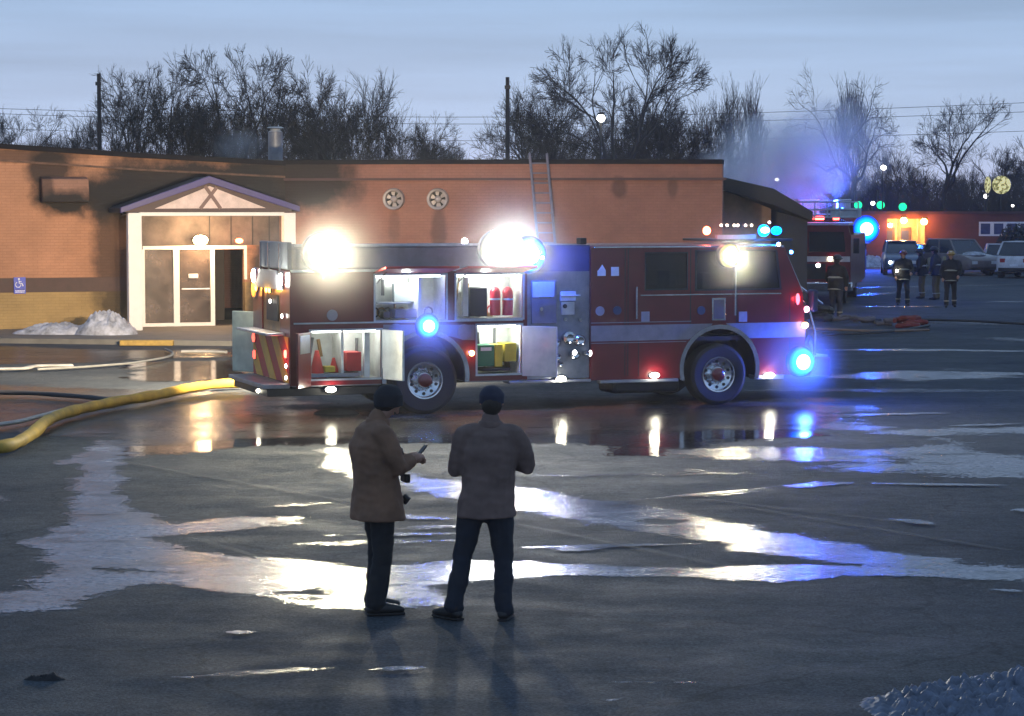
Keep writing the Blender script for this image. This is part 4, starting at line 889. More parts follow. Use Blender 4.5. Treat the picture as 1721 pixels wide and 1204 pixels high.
def hand(mb, wrist, d, up, curl=.6, sc=1.0):
    d = d.normalized(); side = d.cross(up).normalized(); upn = side.cross(d).normalized()
    palm = wrist + d * .05 * sc
    mb.ball(wrist + d * .045 * sc, (.042 * sc,) * 3, 12, 8)
    lofts(mb, [(wrist, .027 * sc), (wrist + d * .04 * sc, .034 * sc), (wrist + d * .085 * sc, .034 * sc)], 10)
    for k, (o, ln) in enumerate(((-.030, .062), (-.010, .074), (.011, .070), (.031, .054))):
        b0 = wrist + d * .08 * sc + side * o * sc; m1 = b0 + (d * math.cos(curl * .6) - upn * math.sin(curl * .6)) * ln * .5 * sc
        m2 = m1 + (d * math.cos(curl * 1.6) - upn * math.sin(curl * 1.6)) * ln * .5 * sc
        lofts(mb, [(b0, .0105 * sc), (m1, .0095 * sc), (m2, .0085 * sc)], 8)
    t0 = wrist + d * .03 * sc - side * .03 * sc; t1 = t0 + (d * .6 - side * .6 - upn * .3).normalized() * .035 * sc; t2 = t1 + (d * .9 - upn * .4).normalized() * .03 * sc
    lofts(mb, [(t0, .013 * sc), (t1, .012 * sc), (t2, .010 * sc)], 8)
def head_mesh(mb, c, fw, s=1.0):
    # fw: unit facing vector; head centre c
    up = V(0, 0, 1); side = fw.cross(up).normalized(); upn = side.cross(fw).normalized()
    def q(a, b, z): return c + side * a * s + fw * b * s + upn * z * s
    mb.ball(c + upn * .025 * s, (.078 * s, .092 * s, .098 * s) if abs(fw.y) > .6 else (.092 * s, .078 * s, .098 * s), 18, 12)
    lofts(mb, [(q(0, .018, -.01), .066 * s), (q(0, .03, -.06), .052 * s), (q(0, .045, -.09), .034 * s)], 12)
    lofts(mb, [(q(0, .088, .02), .010 * s), (q(0, .105, -.018), .014 * s)], 8)           # nose
    lofts(mb, [(q(-.028, .082, .035), .013 * s), (q(.028, .082, .035), .013 * s)], 8)    # brow
    lofts(mb, [(q(-.020, .078, -.050), .010 * s), (q(.020, .078, -.050), .010 * s)], 8)  # lips
    for k in (-1, 1): lofts(mb, [(q(k * .078, -.005, .02), .014 * s), (q(k * .082, -.008, -.01), .012 * s)], 8)
def person(name, label, base, heading, J, coat, trousers, hat, vox=.011, coat_hem=.0, build_=1.0, grp=None, cat='person', hand_mat=SKIN, scale=1.0, extras=None, hem=1.0):
    """J in metres: x right, y forward, z up."""
    t = empty('person', base, heading, label=label, cat=cat, group=grp)
    t.scale = (scale,) * 3
    b = build_
    body = MB(); co = MB(); tr = MB()
    pel, che, nek, hd = J['pelvis'], J['chest'], J['neck'], J['head']; fw = (J.get('face', V(0, 1, -.15))).normalized()
    lofts(body, [(pel, (.15, .10)), (pel.lerp(che, .5), (.135, .10)), (che, (.155, .11)), (nek + V(0, 0, -.06), (.10, .08))])
    lofts(body, [(nek + V(0, 0, -.06), .062), (nek + V(0, 0, .03), .056), (hd + V(0, 0, -.04), .058)])
    head_mesh(body, hd, fw)
    for sd in ('l', 'r'):
        sh, el, wr_ = J['sh' + sd], J['el' + sd], J['wr' + sd]; hp, kn, an = J['hip' + sd], J['kn' + sd], J['an' + sd]; toe = J['toe' + sd]
        lofts(body, [(sh, .055), (sh.lerp(el, .5), .047), (el, .040), (el.lerp(wr_, .5), .038), (wr_, .027)])
        hand(body, wr_, J.get('hd' + sd, wr_ - el), J.get('up' + sd, V(0, 0, 1)), J.get('curl', .7))
        lofts(body, [(hp, .085), (kn, .055), (kn.lerp(an, .4), .052), (an, .036)])
        k = b
        lofts(co, [(sh + V(0, 0, .0), .078 * k), (sh.lerp(el, .3), .080 * k), (sh.lerp(el, .75), .070 * k), (el, .066 * k), (el.lerp(wr_, .5), .060 * k), (wr_ - (wr_ - el).normalized() * .03, .050 * k)])
        lofts(tr, [(hp + V(0, 0, .06), (.105, .11)), (hp.lerp(kn, .4), (.10, .105)), (kn, (.078, .082)), (kn.lerp(an, .5), (.076, .080)), (an + V(0, 0, .03), (.074, .078)), (an + V(0, 0, .0), (.078, .082))])
        bt = MB(); d = (toe - an); d.z = 0; d = d.normalized()
        lofts(bt, [(an + V(0, 0, .10), .058), (V(an.x, an.y, .07), .056), (V(an.x, an.y, .055) - d * .03, .050)])
        lofts(bt, [(V(an.x, an.y, .05) - d * .04, (.046, .045)), (V(an.x, an.y, .055) + d * .07, (.052, .050)), (V(an.x, an.y, .045) + d * .16, (.050, .036)), (V(an.x, an.y, .04) + d * .20, (.036, .030))])
        J['boot' + sd] = bt
    lofts(tr, [(pel + V(0, 0, .10), (.16, .125)), (pel, (.175, .135)), (pel + V(0, 0, -.06), (.155, .12))])
    he = pel + V(0, 0, coat_hem)
    lofts(co, [(he, (.218 * b * hem, .172 * b * hem)), (pel, (.212 * b, .165 * b)), (pel.lerp(che, .25), (.20 * b, .15 * b)), (pel.lerp(che, .6), (.200 * b, .152 * b)), (che, (.215 * b, .158 * b)), (che.lerp(nek, .55), (.185 * b, .135 * b)), (nek + V(0, 0, -.05), (.10, .10))], 22, True)
    lofts(co, [(J['shl'], .072 * b), (che.lerp(nek, .65), .095 * b), (J['shr'], .072 * b)])
    lofts(co, [(nek + V(0, 0, -.05), (.085, .09)), (nek + V(0, .0, .035), (.078, .080))])
    hr = MB(); hr.ball(hd - fw * .035 + V(0, 0, -.02), .084, 14, 10); hr.ball(hd - fw * .05 + V(0, 0, -.055), .06, 12, 8)
    remesh(hr, 'hair', mat('dark_hair', (.02, .015, .012), .8, bump=.004, bscale=90), t, .012, 1, .004, 30)
    if vox < .015:
        cl = MB(); cl.tube([nek + V(0, 0, -.045), nek + V(0, -.004, .0), nek + V(0, -.008, .03), nek + V(0, -.004, -.01)], [(.10, .098), (.096, .094), (.088, .088), (.102, .10)], 20)
        remesh(cl, 'collar', coat, t, .009, 1, .004, 14)
        for sd in ('l', 'r'):
            w_ = J['wr' + sd]; d_ = (w_ - J['el' + sd]).normalized(); cu = MB(); cu.tube([w_ - d_ * .055, w_ - d_ * .02], [.056, .056], 14); remesh(cu, 'cuff', coat, t, .010, 1)
            a_ = J['an' + sd]; tw = (J['toe' + sd] - a_); tw.z = 0; tw.normalize(); so = MB(); so.tube([V(a_.x, a_.y, .012) - tw * .075, V(a_.x, a_.y, .012) + tw * .06, V(a_.x, a_.y, .012) + tw * .17, V(a_.x, a_.y, .012) + tw * .225], [(.040, .014), (.048, .014), (.052, .014), (.030, .014)], 12); so.build('sole', RUBBER, t)
    ob = remesh(body, 'body', hand_mat, t, max(vox * .62, .006), 1)
    remesh(tr, 'trousers', trousers, t, vox, 2, .012, 10)
    remesh(co, 'coat', coat, t, vox, 2, .015, 8)
    for sd in ('l', 'r'): remesh(J['boot' + sd], 'boot', mat('boot_leather', (.012, .012, .014), .5), t, vox, 1)
    hat(t, hd, fw)
    if extras: extras(t)
    return t
def knit_cap(m, low=.0, big=1.0):
    def f(t, hd, fw):
        b = MB(); c = hd + V(0, 0, .045)
        rx, ry = (.098, .104) if abs(fw.y) > .6 else (.104, .098)
        b.ball(c, (rx * big, ry * big, .095 * big), 20, 12); b.tube([c + V(0, 0, -.05 - low), c + V(0, 0, .02)], [(rx * big, ry * big), (rx * big * 1.02, ry * big * 1.02)], 20)
        remesh(b, 'hat', m, t, .010, 1, .004, 20)
    return f
def helmet(m):
    def f(t, hd, fw):
        b = MB(); c = hd + V(0, 0, .07)
        b.ball(c, (.125, .14, .10), 18, 10); b.tube([c + V(0, -.02, -.01), c + V(0, -.02, -.03)], [(.16, .19), (.17, .20)], 20)
        remesh(b, 'helmet', m, t, .015, 1); MB().box(-.035, .035, .13, .15, c.z - .01, c.z + .07).build('helmet_shield', WHS, t)
    return f
BROWN = mat('brown_duck_canvas', (.20, .105, .062), .9, var=.25, scale=6, bump=.004, bscale=60)
BROWN2 = mat('dull_brown_jacket', (.15, .098, .085), .9, var=.25, scale=6, bump=.004, bscale=60)
BLKT = mat('black_trousers', (.010, .012, .016), .85, var=.2, scale=9, bump=.003, bscale=60)
JEAN = mat('dark_jeans', (.012, .017, .030), .85, var=.3, scale=7, bump=.003, bscale=60)
CAPM = mat('dark_knit_cap', (.012, .014, .022), .95, bump=.006, bscale=90)
# man facing right, looking down at his phone
f1 = G(637, 1030)
J1 = dict(pelvis=V(0, -.01, .95), chest=V(0, -.045, 1.33), neck=V(0, .0, 1.52), head=V(0, .085, 1.665), face=V(0, 1, -.75),
          shl=V(-.19, -.03, 1.44), shr=V(.19, -.03, 1.44), ell=V(-.21, .10, 1.18), elr=V(.23, .08, 1.18), wrl=V(-.05, .25, 1.21), wrr=V(.10, .25, 1.22),
          hdl=V(.15, .3, .1), hdr=V(-.12, .3, .05), hipl=V(-.09, 0, .92), hipr=V(.09, 0, .92), knl=V(-.10, .03, .5), knr=V(.10, .0, .5), anl=V(-.11, .0, .09), anr=V(.11, -.06, .09), toel=V(-.14, .2, 0), toer=V(.14, .12, 0), curl=1.1)
def ex1(t):
    MB().box(-.06, .06, .20, .25, 1.03, 1.10).build('waist_pouch', BLACK, t, .012)
    MB().tube([V(.03, .19, 1.12), V(.0, .22, 1.2), V(-.02, .2, 1.3)], .008, 6).build('pouch_strap', BLACK, t)
    MB().tube([V(.02, .20, .93), V(.03, .23, .90), V(.02, .21, .86)], [.02, .03, .015], 8).build('hanging_glove', BLACK, t)
m1 = person('person', 'person in long brown coat and dark knit hat, turned sideways over a phone', (f1.x, f1.y, 0), R(-68), J1, BROWN, BLKT, knit_cap(CAPM, .02, 1.12), coat_hem=-.20, build_=1.14, hem=1.12, extras=ex1)
ph = empty('smartphone', m1.location, m1.rotation_euler.z, label='small black phone held by the person in the long brown coat', cat='phone')
MB().box(-.035, .035, -.005, .005, -.07, .07).build('phone_body', BLACK, ph, .004, loc=(.03, .345, 1.27)).rotation_euler = (R(-40), 0, 0)
# man seen from behind
f2 = G(806, 1042)
J2 = dict(pelvis=V(.055, 0, .93), chest=V(.085, .0, 1.33), neck=V(.085, .02, 1.53), head=V(.095, .05, 1.69), face=V(0, 1, -.25),
          shl=V(-.115, 0, 1.45), shr=V(.285, 0, 1.45), ell=V(-.19, .05, 1.18), elr=V(.375, .05, 1.20), wrl=V(-.04, .27, 1.24), wrr=V(.20, .27, 1.25),
          hdl=V(.15, .2, .12), hdr=V(-.15, .2, .12), hipl=V(-.05, 0, .90), hipr=V(.15, 0, .90), knl=V(-.13, .04, .5), knr=V(.185, .03, .48), anl=V(-.20, 0, .10), anr=V(.19, -.02, .09), toel=V(-.36, .16, 0), toer=V(.24, .2, 0), curl=1.0)
m2 = person('person', 'person in short brown jacket, dark jeans and cap, seen from behind, feet apart', (f2.x, f2.y, 0), 0, J2, BROWN2, JEAN, knit_cap(mat('navy_cap', (.012, .018, .045), .9, bump=.006, bscale=90), .0, 1.0), coat_hem=-.12, build_=1.04, hem=1.04)

# firefighters
FFC = mat('black_turnout_coat', (.012, .012, .015), .8); FFT = mat('tan_turnout', (.13, .085, .035), .8); FFB = mat('dark_blue_turnout', (.018, .022, .04), .8)
STRP = mat('reflective_tape', (.28, .26, .20), .4)
def stripes(t, zs, cx=0, rr=.235):
    for z in zs: MB().tube([V(cx, 0, z), V(cx, 0, z + .05)], (rr, .185), 20, False).build('reflective_band', STRP, t)
def leg_stripes(t, J):
    for sd in ('l', 'r'): a = J['an' + sd]; k = J['kn' + sd]; p = a.lerp(k, .25); MB().tube([p, p + V(0, 0, .04)], .087, 14, False).build('reflective_band', STRP, t)
def stand(dx=0, gait=0, lean=0, arm=0):
    return dict(pelvis=V(0, 0, .95), chest=V(0, lean, 1.33), neck=V(0, lean * 1.3, 1.52), head=V(0, .03 + lean * 1.5, 1.67), face=V(0, 1, -.1),
                shl=V(-.20, lean, 1.44), shr=V(.20, lean, 1.44), ell=V(-.30, .02 + lean, 1.16), elr=V(.30, .02 + lean, 1.16), wrl=V(-.24, .16 + arm, .98 + arm), wrr=V(.26, .14, .95),
                hipl=V(-.10, 0, .92), hipr=V(.10, 0, .92), knl=V(-.12, .05 + gait, .5), knr=V(.12, .03 - gait * .4, .5), anl=V(-.13, gait, .10), anr=V(.13, -gait, .10), toel=V(-.16, gait + .2, 0), toer=V(.16, .2 - gait, 0), curl=.9)
def fighter(px, py, hd_, label, coat, tr, hel, J, H=1.0, tank=True, extra=None):
    g = G(px, py)
    def ex(t):
        stripes(t, (.86, 1.18)); leg_stripes(t, J)
        if tank: MB().tube([V(0, -.24, 1.0), V(0, -.24, 1.05), V(0, -.24, 1.45), V(0, -.24, 1.5)], [.05, .08, .08, .04], 12).build('air_tank', mat('tank_yellow', (.2, .17, .05), .5), t)
        if extra: extra(t)
    return person('person', label, (g.x, g.y, 0), hd_, J, coat, tr, helmet(hel), vox=.022, coat_hem=-.12, build_=1.16, grp='firefighters in the car park', extras=ex, scale=H)
HY = mat('dull_yellow_helmet', (.34, .22, .05), .5); HB = mat('black_helmet', (.02, .02, .024), .4); HR = mat('dark_red_helmet', (.12, .02, .02), .4)
def flash(t):
    o = MB().ball((.22, .24, 1.15), .045, 12, 8).build('torch', glow('torch_glow', (1, .95, .75), 40), t)
fighter(1517, 514, R(176), 'firefighter in dark gear walking this way with a bright torch at the chest', FFC, FFB, HR, stand(gait=.2, arm=.1), extra=flash)
fighter(1550, 502, R(70), 'firefighter in tan trousers standing sideways behind the one with the torch', FFC, FFT, HB, stand(lean=.06), H=.97)
fighter(1574, 504, R(60), 'firefighter in dark gear standing half hidden behind the yellow helmeted one', FFB, FFT, HB, stand(lean=.05), H=1.02)
fighter(1597, 517, R(170), 'firefighter with a dull yellow helmet walking towards the front of the group', FFC, FFC, HY, stand(gait=-.22, arm=.05))
fighter(1404, 538, R(-35), 'firefighter in dark gear standing alone by the nose of the near fire engine', FFC, FFB, HB, stand(lean=.04), H=1.02, tank=False)

bpy.data.scenes.remove(TMP); bpy.data.batch_remove(TRASH)
# ------------------------------------------------------------------ second truck with ladder (behind the nose of the first)
g2 = G(1372, 512)
T2 = empty('ladder_truck', (g2.x, g2.y, 0), R(-12), label='red ladder truck with lattice ladder and red beacons behind the near fire engine', cat='fire truck')
# front faces the camera (-y); x right
MB().plate([[(-1.9, .5), (1.12, .5), (1.12, 2.25), (1.02, 2.62), (-1.9, 2.62)], [(-1.6, 1.75), (.95, 1.75), (.88, 2.42), (-1.6, 2.42)]], 0, .08).build('cab_front', RED, T2, smooth=False)
MB().box(-1.6, .93, .02, .04, 1.75, 2.41).build('windscreen', DGLASS, T2)
bx('windscreen_post', RED, T2, -.34, -.26, -.005, .06, 1.75, 2.42)
MB().box(-1.9, -1.82, .082, 2.6, .5, 2.6).box(1.04, 1.12, .082, 2.6, .5, 2.3).box(-1.9, 1.05, 2.602, 2.7, .5, 2.6).build('cab_shell', RED, T2)
bx('cab_roof', mat('white_roof', (.5, .48, .5), .4), T2, -1.9, 1.05, .0, 2.7, 2.625, 2.72, .02)
bx('cream_band', mat('cream_band', (.5, .46, .46), .4), T2, -1.85, 1.1, -.012, -.002, 1.42, 1.6)
bx('body', RED, T2, -1.85, 1.1, 2.75, 9.0, .6, 2.3, .03)
bx('bumper', CHROME, T2, -1.95, 1.2, -.45, -.01, .45, .75, .04)
bx('grille', BLACK, T2, -1.0, .3, -.03, -.013, .85, 1.35)
for x in (-1.5, .75):
    MB().cyl((x, 1.2, .5), (1, 0, 0), .5, .32, 28).build('wheel', RUBBER, T2); MB().cyl((x, 6.8, .5), (1, 0, 0), .5, .32, 28).build('wheel', RUBBER, T2)
for z, x, col, st in ((1.52, .45, (1, .8, .5), 25), (1.53, .66, (1, .95, .85), 30), (1.12, .42, (1, .15, .08), 18), (.82, .62, (1, .12, .08), 10), (1.3, .05, (.9, .95, 1), 20)):
    MB().cyl((x, -.03, z), (0, 1, 0), .07, .03, 14).build('front_lamp', glow('glow_t2_%.2f' % z, col, st), T2)
bx('rear_mirror', BLACK, T2, 1.2, 1.4, -.1, .0, 1.7, 2.2, .02)
lb2 = bx('light_bar', BLACK, T2, -.9, .9, .3, .5, 2.73, 2.80)
for x0, x1, st in ((-.75, -.15, 5), (-.1, .2, 16), (.5, .7, 14)): MB().box(x0, x1, .25, .55, 2.805, 2.93).build('red_beacon', glow('glow_t2red%d' % st, (1, .07, .05), st), lb2, .03)
lamp(T2, (-.1, .1, 2.95), 5, (1, .08, .05), .1)
MB().ball((.75, 1.2, 3.1), .11, 14, 8).build('blue_beacon', glow('t2_added_blue', (.02, .2, 1), 18), T2); lamp(T2, (.75, 1.2, 3.3), 500, (.05, .12, 1), .1)  # added blue lamp, put here to tint the smoke
# lattice aerial ladder going up and back
LW = mat('white_lattice', (.5, .52, .58), .4)
aer = MB()
def tb(a, b, r=.035): aer.tube([a, b], r, 5, False)
for x in (-.6, .55):
    tb(V(x, -.6, 2.95), V(x, 9, 3.0)); tb(V(x, -.6, 3.45), V(x, 9, 3.5))
    for k in range(16): y = -.6 + k * .6; tb(V(x, y, 2.95), V(x, y + .3, 3.45), .022); tb(V(x, y + .3, 3.45), V(x, y + .6, 2.97), .022)
for k in range(20): y = -.6 + k * .45; tb(V(-.6, y, 2.98), V(.55, y, 2.98), .02)
aer.box(-.75, .7, -.72, -.62, 2.95, 3.5) if False else None
ao = aer.build('aerial_ladder', LW, T2)
bk = MB(); 
for z in (2.9, 3.15, 3.4): bk.tube([V(-.8, -.9, z), V(1.4, -.9, z)], .03, 6)
for x in (-.8, -.4, 0, .4, .8, 1.4): bk.tube([V(x, -.9, 2.9), V(x, -.9, 3.4)], .025, 6)
bk.box(.5, 1.5, -.88, -.86, 2.9, 3.2); bk.build('ladder_bucket', LW, T2)
# ------------------------------------------------------------------ cars
def car(px, py, hd_, label, paint, L_=4.5, Wd=1.8, H=1.5, kind='hatch', lamps=None):
    g = G(px, py); t = empty('parked_car', (g.x, g.y, 0), hd_, label=label, cat='car', group='cars parked by the brick building'); hw = Wd / 2; r = .33
    # x forward; stations of the lower body
    z1 = .95 if kind != 'suv' else 1.05; zt = H
    st = [(-L_ / 2, .45, .82, .80), (-L_ / 2 + .15, .30, z1 - .03, .95), (-L_ / 4, .24, z1, 1), (L_ / 6, .24, z1, 1), (L_ / 2 - .5, .26, z1 - .10, .98), (L_ / 2 - .1, .32, z1 - .22, .9), (L_ / 2, .42, .72, .78)]
    b = MB(); vs, fs = [], []; n = 8
    for x, za, zb2, k in st:
        w_ = hw * k; vs += [(x, -w_ * .92, za), (x, -w_, za + .12), (x, -w_, zb2 - .14), (x, -w_ * .93, zb2), (x, w_ * .93, zb2), (x, w_, zb2 - .14), (x, w_, za + .12), (x, w_ * .92, za)]
    for i in range(len(st) - 1):
        for k in range(n): fs.append((i * n + k, i * n + (k + 1) % n, (i + 1) * n + (k + 1) % n, (i + 1) * n + k))
    fs += [tuple(range(n)), tuple(range((len(st) - 1) * n, len(st) * n))[::-1]]; b.add(vs, fs); b.build('body', paint, t)
    back = -L_ / 2 + (.15 if kind != 'sedan' else .8); wf_ = L_ / 6 + .25
    g_ = MB(); a, c_ = back, wf_; ar, cr_ = back + .35, wf_ - .75
    base = [(a, hw * .9), (c_, hw * .88)]; top = [(ar, hw * .74), (cr_, hw * .74)]
    vs = [(a, -hw * .9, z1), (c_, -hw * .88, z1 - .03), (c_, hw * .88, z1 - .03), (a, hw * .9, z1), (ar, -hw * .74, zt - .04), (cr_, -hw * .74, zt - .04), (cr_, hw * .74, zt - .04), (ar, hw * .74, zt - .04)]
    g_.add(vs, [(0, 1, 5, 4), (1, 2, 6, 5), (2, 3, 7, 6), (3, 0, 4, 7), (4, 5, 6, 7), (3, 2, 1, 0)]).build('glasshouse', mat('car_glass', (.02, .03, .045), .08, spec=.8), t)
    MB().box(ar - .03, cr_ + .03, -hw * .76, hw * .76, zt - .05, zt + .0).build('roof', paint, t, .02)
    pm = MB()
    for s in (-1, 1):
        for p, q in ((vs[0 if s < 0 else 3], vs[4 if s < 0 else 7]), (vs[1 if s < 0 else 2], vs[5 if s < 0 else 6])): pm.tube([V(*p), V(*q)], .045, 6)
        m_ = (Vector(vs[0 if s < 0 else 3]) + Vector(vs[1 if s < 0 else 2])) / 2; m2_ = (Vector(vs[4 if s < 0 else 7]) + Vector(vs[5 if s < 0 else 6])) / 2; pm.tube([m_, m2_], .04, 6)
    tag(pm.build('window_frame', paint, t), kind='stuff')
    for x in (-L_ / 2 + .85, L_ / 2 - .9):
        for s in (-1, 1):
            w_ = MB().cyl((x, s * (hw - .09), r), (0, 1, 0), r, .2, 22).build('wheel', RUBBER, t); MB().cyl((x, s * (hw + .005), r), (0, 1, 0), .2, .02, 16).build('rim', ALU, w_)
            MB().cyl((x, s * (hw - .005), r + .03), (0, 1, 0), r + .07, .012, 22).build('wheel_arch', BLACK, t)
    for s in (-1, 1):
        MB().box(-L_ / 2 - .005, -L_ / 2 + .12, s * hw * .60 - .12 * 1, s * hw * .60 + .12, .72, .90).build('tail_lamp', mat('tail_lens', (.35, .02, .03), .2), t, .01)
        MB().box(L_ / 2 - .12, L_ / 2 + .01, s * hw * .58 - .15, s * hw * .58 + .15, .56, .70).build('headlamp', mat('head_lens', (.6, .62, .65), .1), t, .01)
    bx('number_plate', WHS, t, -L_ / 2 - .02, -L_ / 2 - .006, -.2, .2, .55, .65); bx('bumper', BLACK, t, -L_ / 2 - .04, -L_ / 2 + .1, -hw * .8, hw * .8, .32, .48, .02)
    if lamps: lamps(t)
    return t
def lit(t): MB().ball((2.28, -.62, .62), .07, 10, 6).build('lit_headlamp', glow('glow_car_head', (.9, .95, 1), 25), t)
PB = mat('blue_car_paint', (.04, .08, .16), .3, coat=.5); PD = mat('dark_car_paint', (.03, .04, .045), .3, coat=.5); PG = mat('grey_car_paint', (.16, .13, .13), .35, coat=.4); PW_ = mat('white_car_paint', (.55, .55, .60), .35, coat=.4); PS = mat('silver_car_paint', (.34, .36, .42), .35, coat=.4)
car(1514, 461, R(-97), 'blue hatchback parked nose-on in front of the lit entrance', PB, H=1.62, kind='suv', lamps=lit)
car(1569, 458, R(-80), 'dark green-black sedan between the blue car and the grey SUV', PD, H=1.4, kind='sedan')
cs = car(1612, 462, R(-70), 'grey SUV with a patch of snow on its bonnet', PG, H=1.72, kind='suv')
MB().ball((1.3, 0, .98), (.55, .6, .16), 14, 6).build('bonnet_snow', SNOW, cs)
car(1681, 459, R(80), 'silver hatchback with red tail parked beside the white SUV', PS, H=1.45)
car(1726, 466, R(62), 'white SUV with dark wheel showing at the picture edge', PW_, H=1.68, kind='suv')

# ------------------------------------------------------------------ far brick building on the right
Yb = 128.0
fb = empty('far_brick_building', (0, 0, 0), 0, label='long low red brick building with lit entrance and white framed windows', cat='building')
def fxz(px, py, Y=Yb): v = P(px, py, Y); return v.x, v.z
RB = wall_material('red_brick', (.17, .05, .04), ((.17, .05, .04), -1), [])
xa, zt_ = fxz(1418, 358); xb_, _ = fxz(2100, 358); za = fxz(1600, 357)[1]
dxa, dxb, dzt = fxz(1491, 368)[0], fxz(1556, 368)[0], fxz(1500, 368)[1]
wx0, wx1, wz0, wz1 = fxz(1645, 396)[0], fxz(1800, 396)[0], fxz(1645, 397)[1], fxz(1645, 373)[1]
MB().plate([[(xa, 0), (dxa, 0), (dxa, dzt), (dxb, dzt), (dxb, 0), (xb_, 0), (xb_, za), (xa, za)], [(wx0, wz0), (wx1, wz0), (wx1, wz1), (wx0, wz1)]], Yb, Yb + .3).build('wall', RB, fb, smooth=False)
MB().box(xa, xb_, Yb + .301, Yb + 14, za - .12, za - .02).build('roof', MATS['roof_membrane'], fb)
MB().box(xa - .1, xb_ + .1, Yb - .12, Yb - .002, za - .1, za + .05).build('roof_edge', mat('brown_roof_edge', (.08, .03, .03), .6), fb)
wd_ = (wx1 - wx0) / 7
for k in range(7):
    f = MB().plate([[(wx0 + k * wd_, wz0), (wx0 + (k + 1) * wd_, wz0), (wx0 + (k + 1) * wd_, wz1), (wx0 + k * wd_, wz1)], [(wx0 + k * wd_ + .1, wz0 + .1), (wx0 + (k + 1) * wd_ - .1, wz0 + .1), (wx0 + (k + 1) * wd_ - .1, wz1 - .1), (wx0 + k * wd_ + .1, wz1 - .1)]], Yb - .03, Yb + .1).build('window', WHP, fb, smooth=False)
    MB().box(wx0 + k * wd_ + .1, wx0 + (k + 1) * wd_ - .1, Yb + .04, Yb + .06, wz0 + .1, wz1 - .1).build('pane', mat('blue_pane', (.06, .07, .16), .2), f)
MB().box(dxa, dxb, Yb + 2.0, Yb + 2.1, 0, dzt).build('porch_back_wall', mat('cream_wall', (.55, .42, .25), .7), fb, smooth=False)
MB().box(dxa - .1, dxa - .0, Yb + .302, Yb + 2, 0, dzt).box(dxb, dxb + .1, Yb + .302, Yb + 2, 0, dzt).build('porch_side_wall', MATS['cream_wall'], fb, smooth=False)
MB().box(dxa, dxb, Yb + .302, Yb + 2, dzt, dzt + .05).build('porch_ceiling', MATS['cream_wall'], fb, smooth=False)
for px in (1503, 1531): x_ = fxz(px, 400)[0]; dd = MB().box(x_ - .35, x_ + .35, Yb + 1.92, Yb + 1.99, 0, 2.1).build('door', mat('door_brown', (.10, .06, .05), .5), fb); MB().box(x_ - .2, x_ + .2, Yb + 1.90, Yb + 1.915, 1.1, 1.9).build('pane', MATS['blue_pane'], dd)
for px in (1513, 1546): x_ = fxz(px, 400)[0]; MB().box(x_ - .08, x_ + .08, Yb + .3, Yb + .5, 0, dzt).build('porch_column', MATS['cream_wall'], fb)
def far_lamp(px, py, Y, r, col, st, name, label, cat, power=0, grp=None, pole=True, down=True):
    v = P(px, py, Y); t = empty(name, (v.x, v.y, 0), 0, label=label, cat=cat, group=grp)
    MB().ball((0, 0, v.z), (r, r, r * .9), 14, 8).build('lamp_globe', glow('glow_%s_%d_%d' % (name, px, py), col, st), t)
    MB().cyl((0, .0, v.z + r * 1.1), (0, 0, 1), r * .9, r * .5, 14).build('lamp_cap', BLACK, t)
    if pole:
        MB().tube([(0, r * 1.8, 0), (0, r * 1.8, v.z + r * 1.3), (0, 0, v.z + r * 1.3)], .05, 8).build('pole', BLACK, t)
    if power: lamp(t, (0, -r * 1.6, v.z), power, col, r)
    return t
for px, py, c_, lab in ((1519, 371, (1, .42, .10), 'second orange lamp from the brown doors under the lit porch roof'), (1553, 373, (1, .42, .10), 'orange lamp at the outer end of the lit porch roof'), (1496, 379, (1, .5, .3), 'small pinkish lamp at the inner end of the lit porch')):
    far_lamp(px, py, Yb - .4, .20 if px > 1500 else .14, c_, 45, 'porch_lamp', lab, 'lamp', 120 if px > 1500 else 30, pole=False)
lamp(fb, ((dxa + dxb) / 2, Yb + 1, dzt - .4), 240, (1, .55, .2), .15)
# blue beacon on a stand
v = P(1455, 385, 118)
bc = empty('blue_beacon', (v.x, v.y, 0), 0, label='large blue flashing beacon glowing before the far red brick wall', cat='beacon')
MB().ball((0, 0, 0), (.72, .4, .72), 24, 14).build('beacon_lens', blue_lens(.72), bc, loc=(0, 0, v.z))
MB().tube([(0, 0, 0), (0, 0, v.z - .3)], .05, 8).build('stand_pole', BLACK, bc); MB().cyl((0, 0, v.z - .7), (0, 0, 1), .3, .1, 16).build('beacon_base', BLACK, bc)
lamp(bc, (0, -.75, v.z), 2600, BL, .3)
v = P(1422, 425, 100); pb = empty('red_lamp', (v.x, v.y, 0), 0, label='red warning lamp on a thin post beyond the ladder truck', cat='lamp')
MB().ball((0, 0, v.z), (.12, .12, .24), 12, 8).build('lamp_globe', glow('glow_redl', (1, .12, .15), 18), pb); MB().tube([(0, 0, 0), (0, 0, v.z - .2)], .04, 8).build('pole', BLACK, pb)
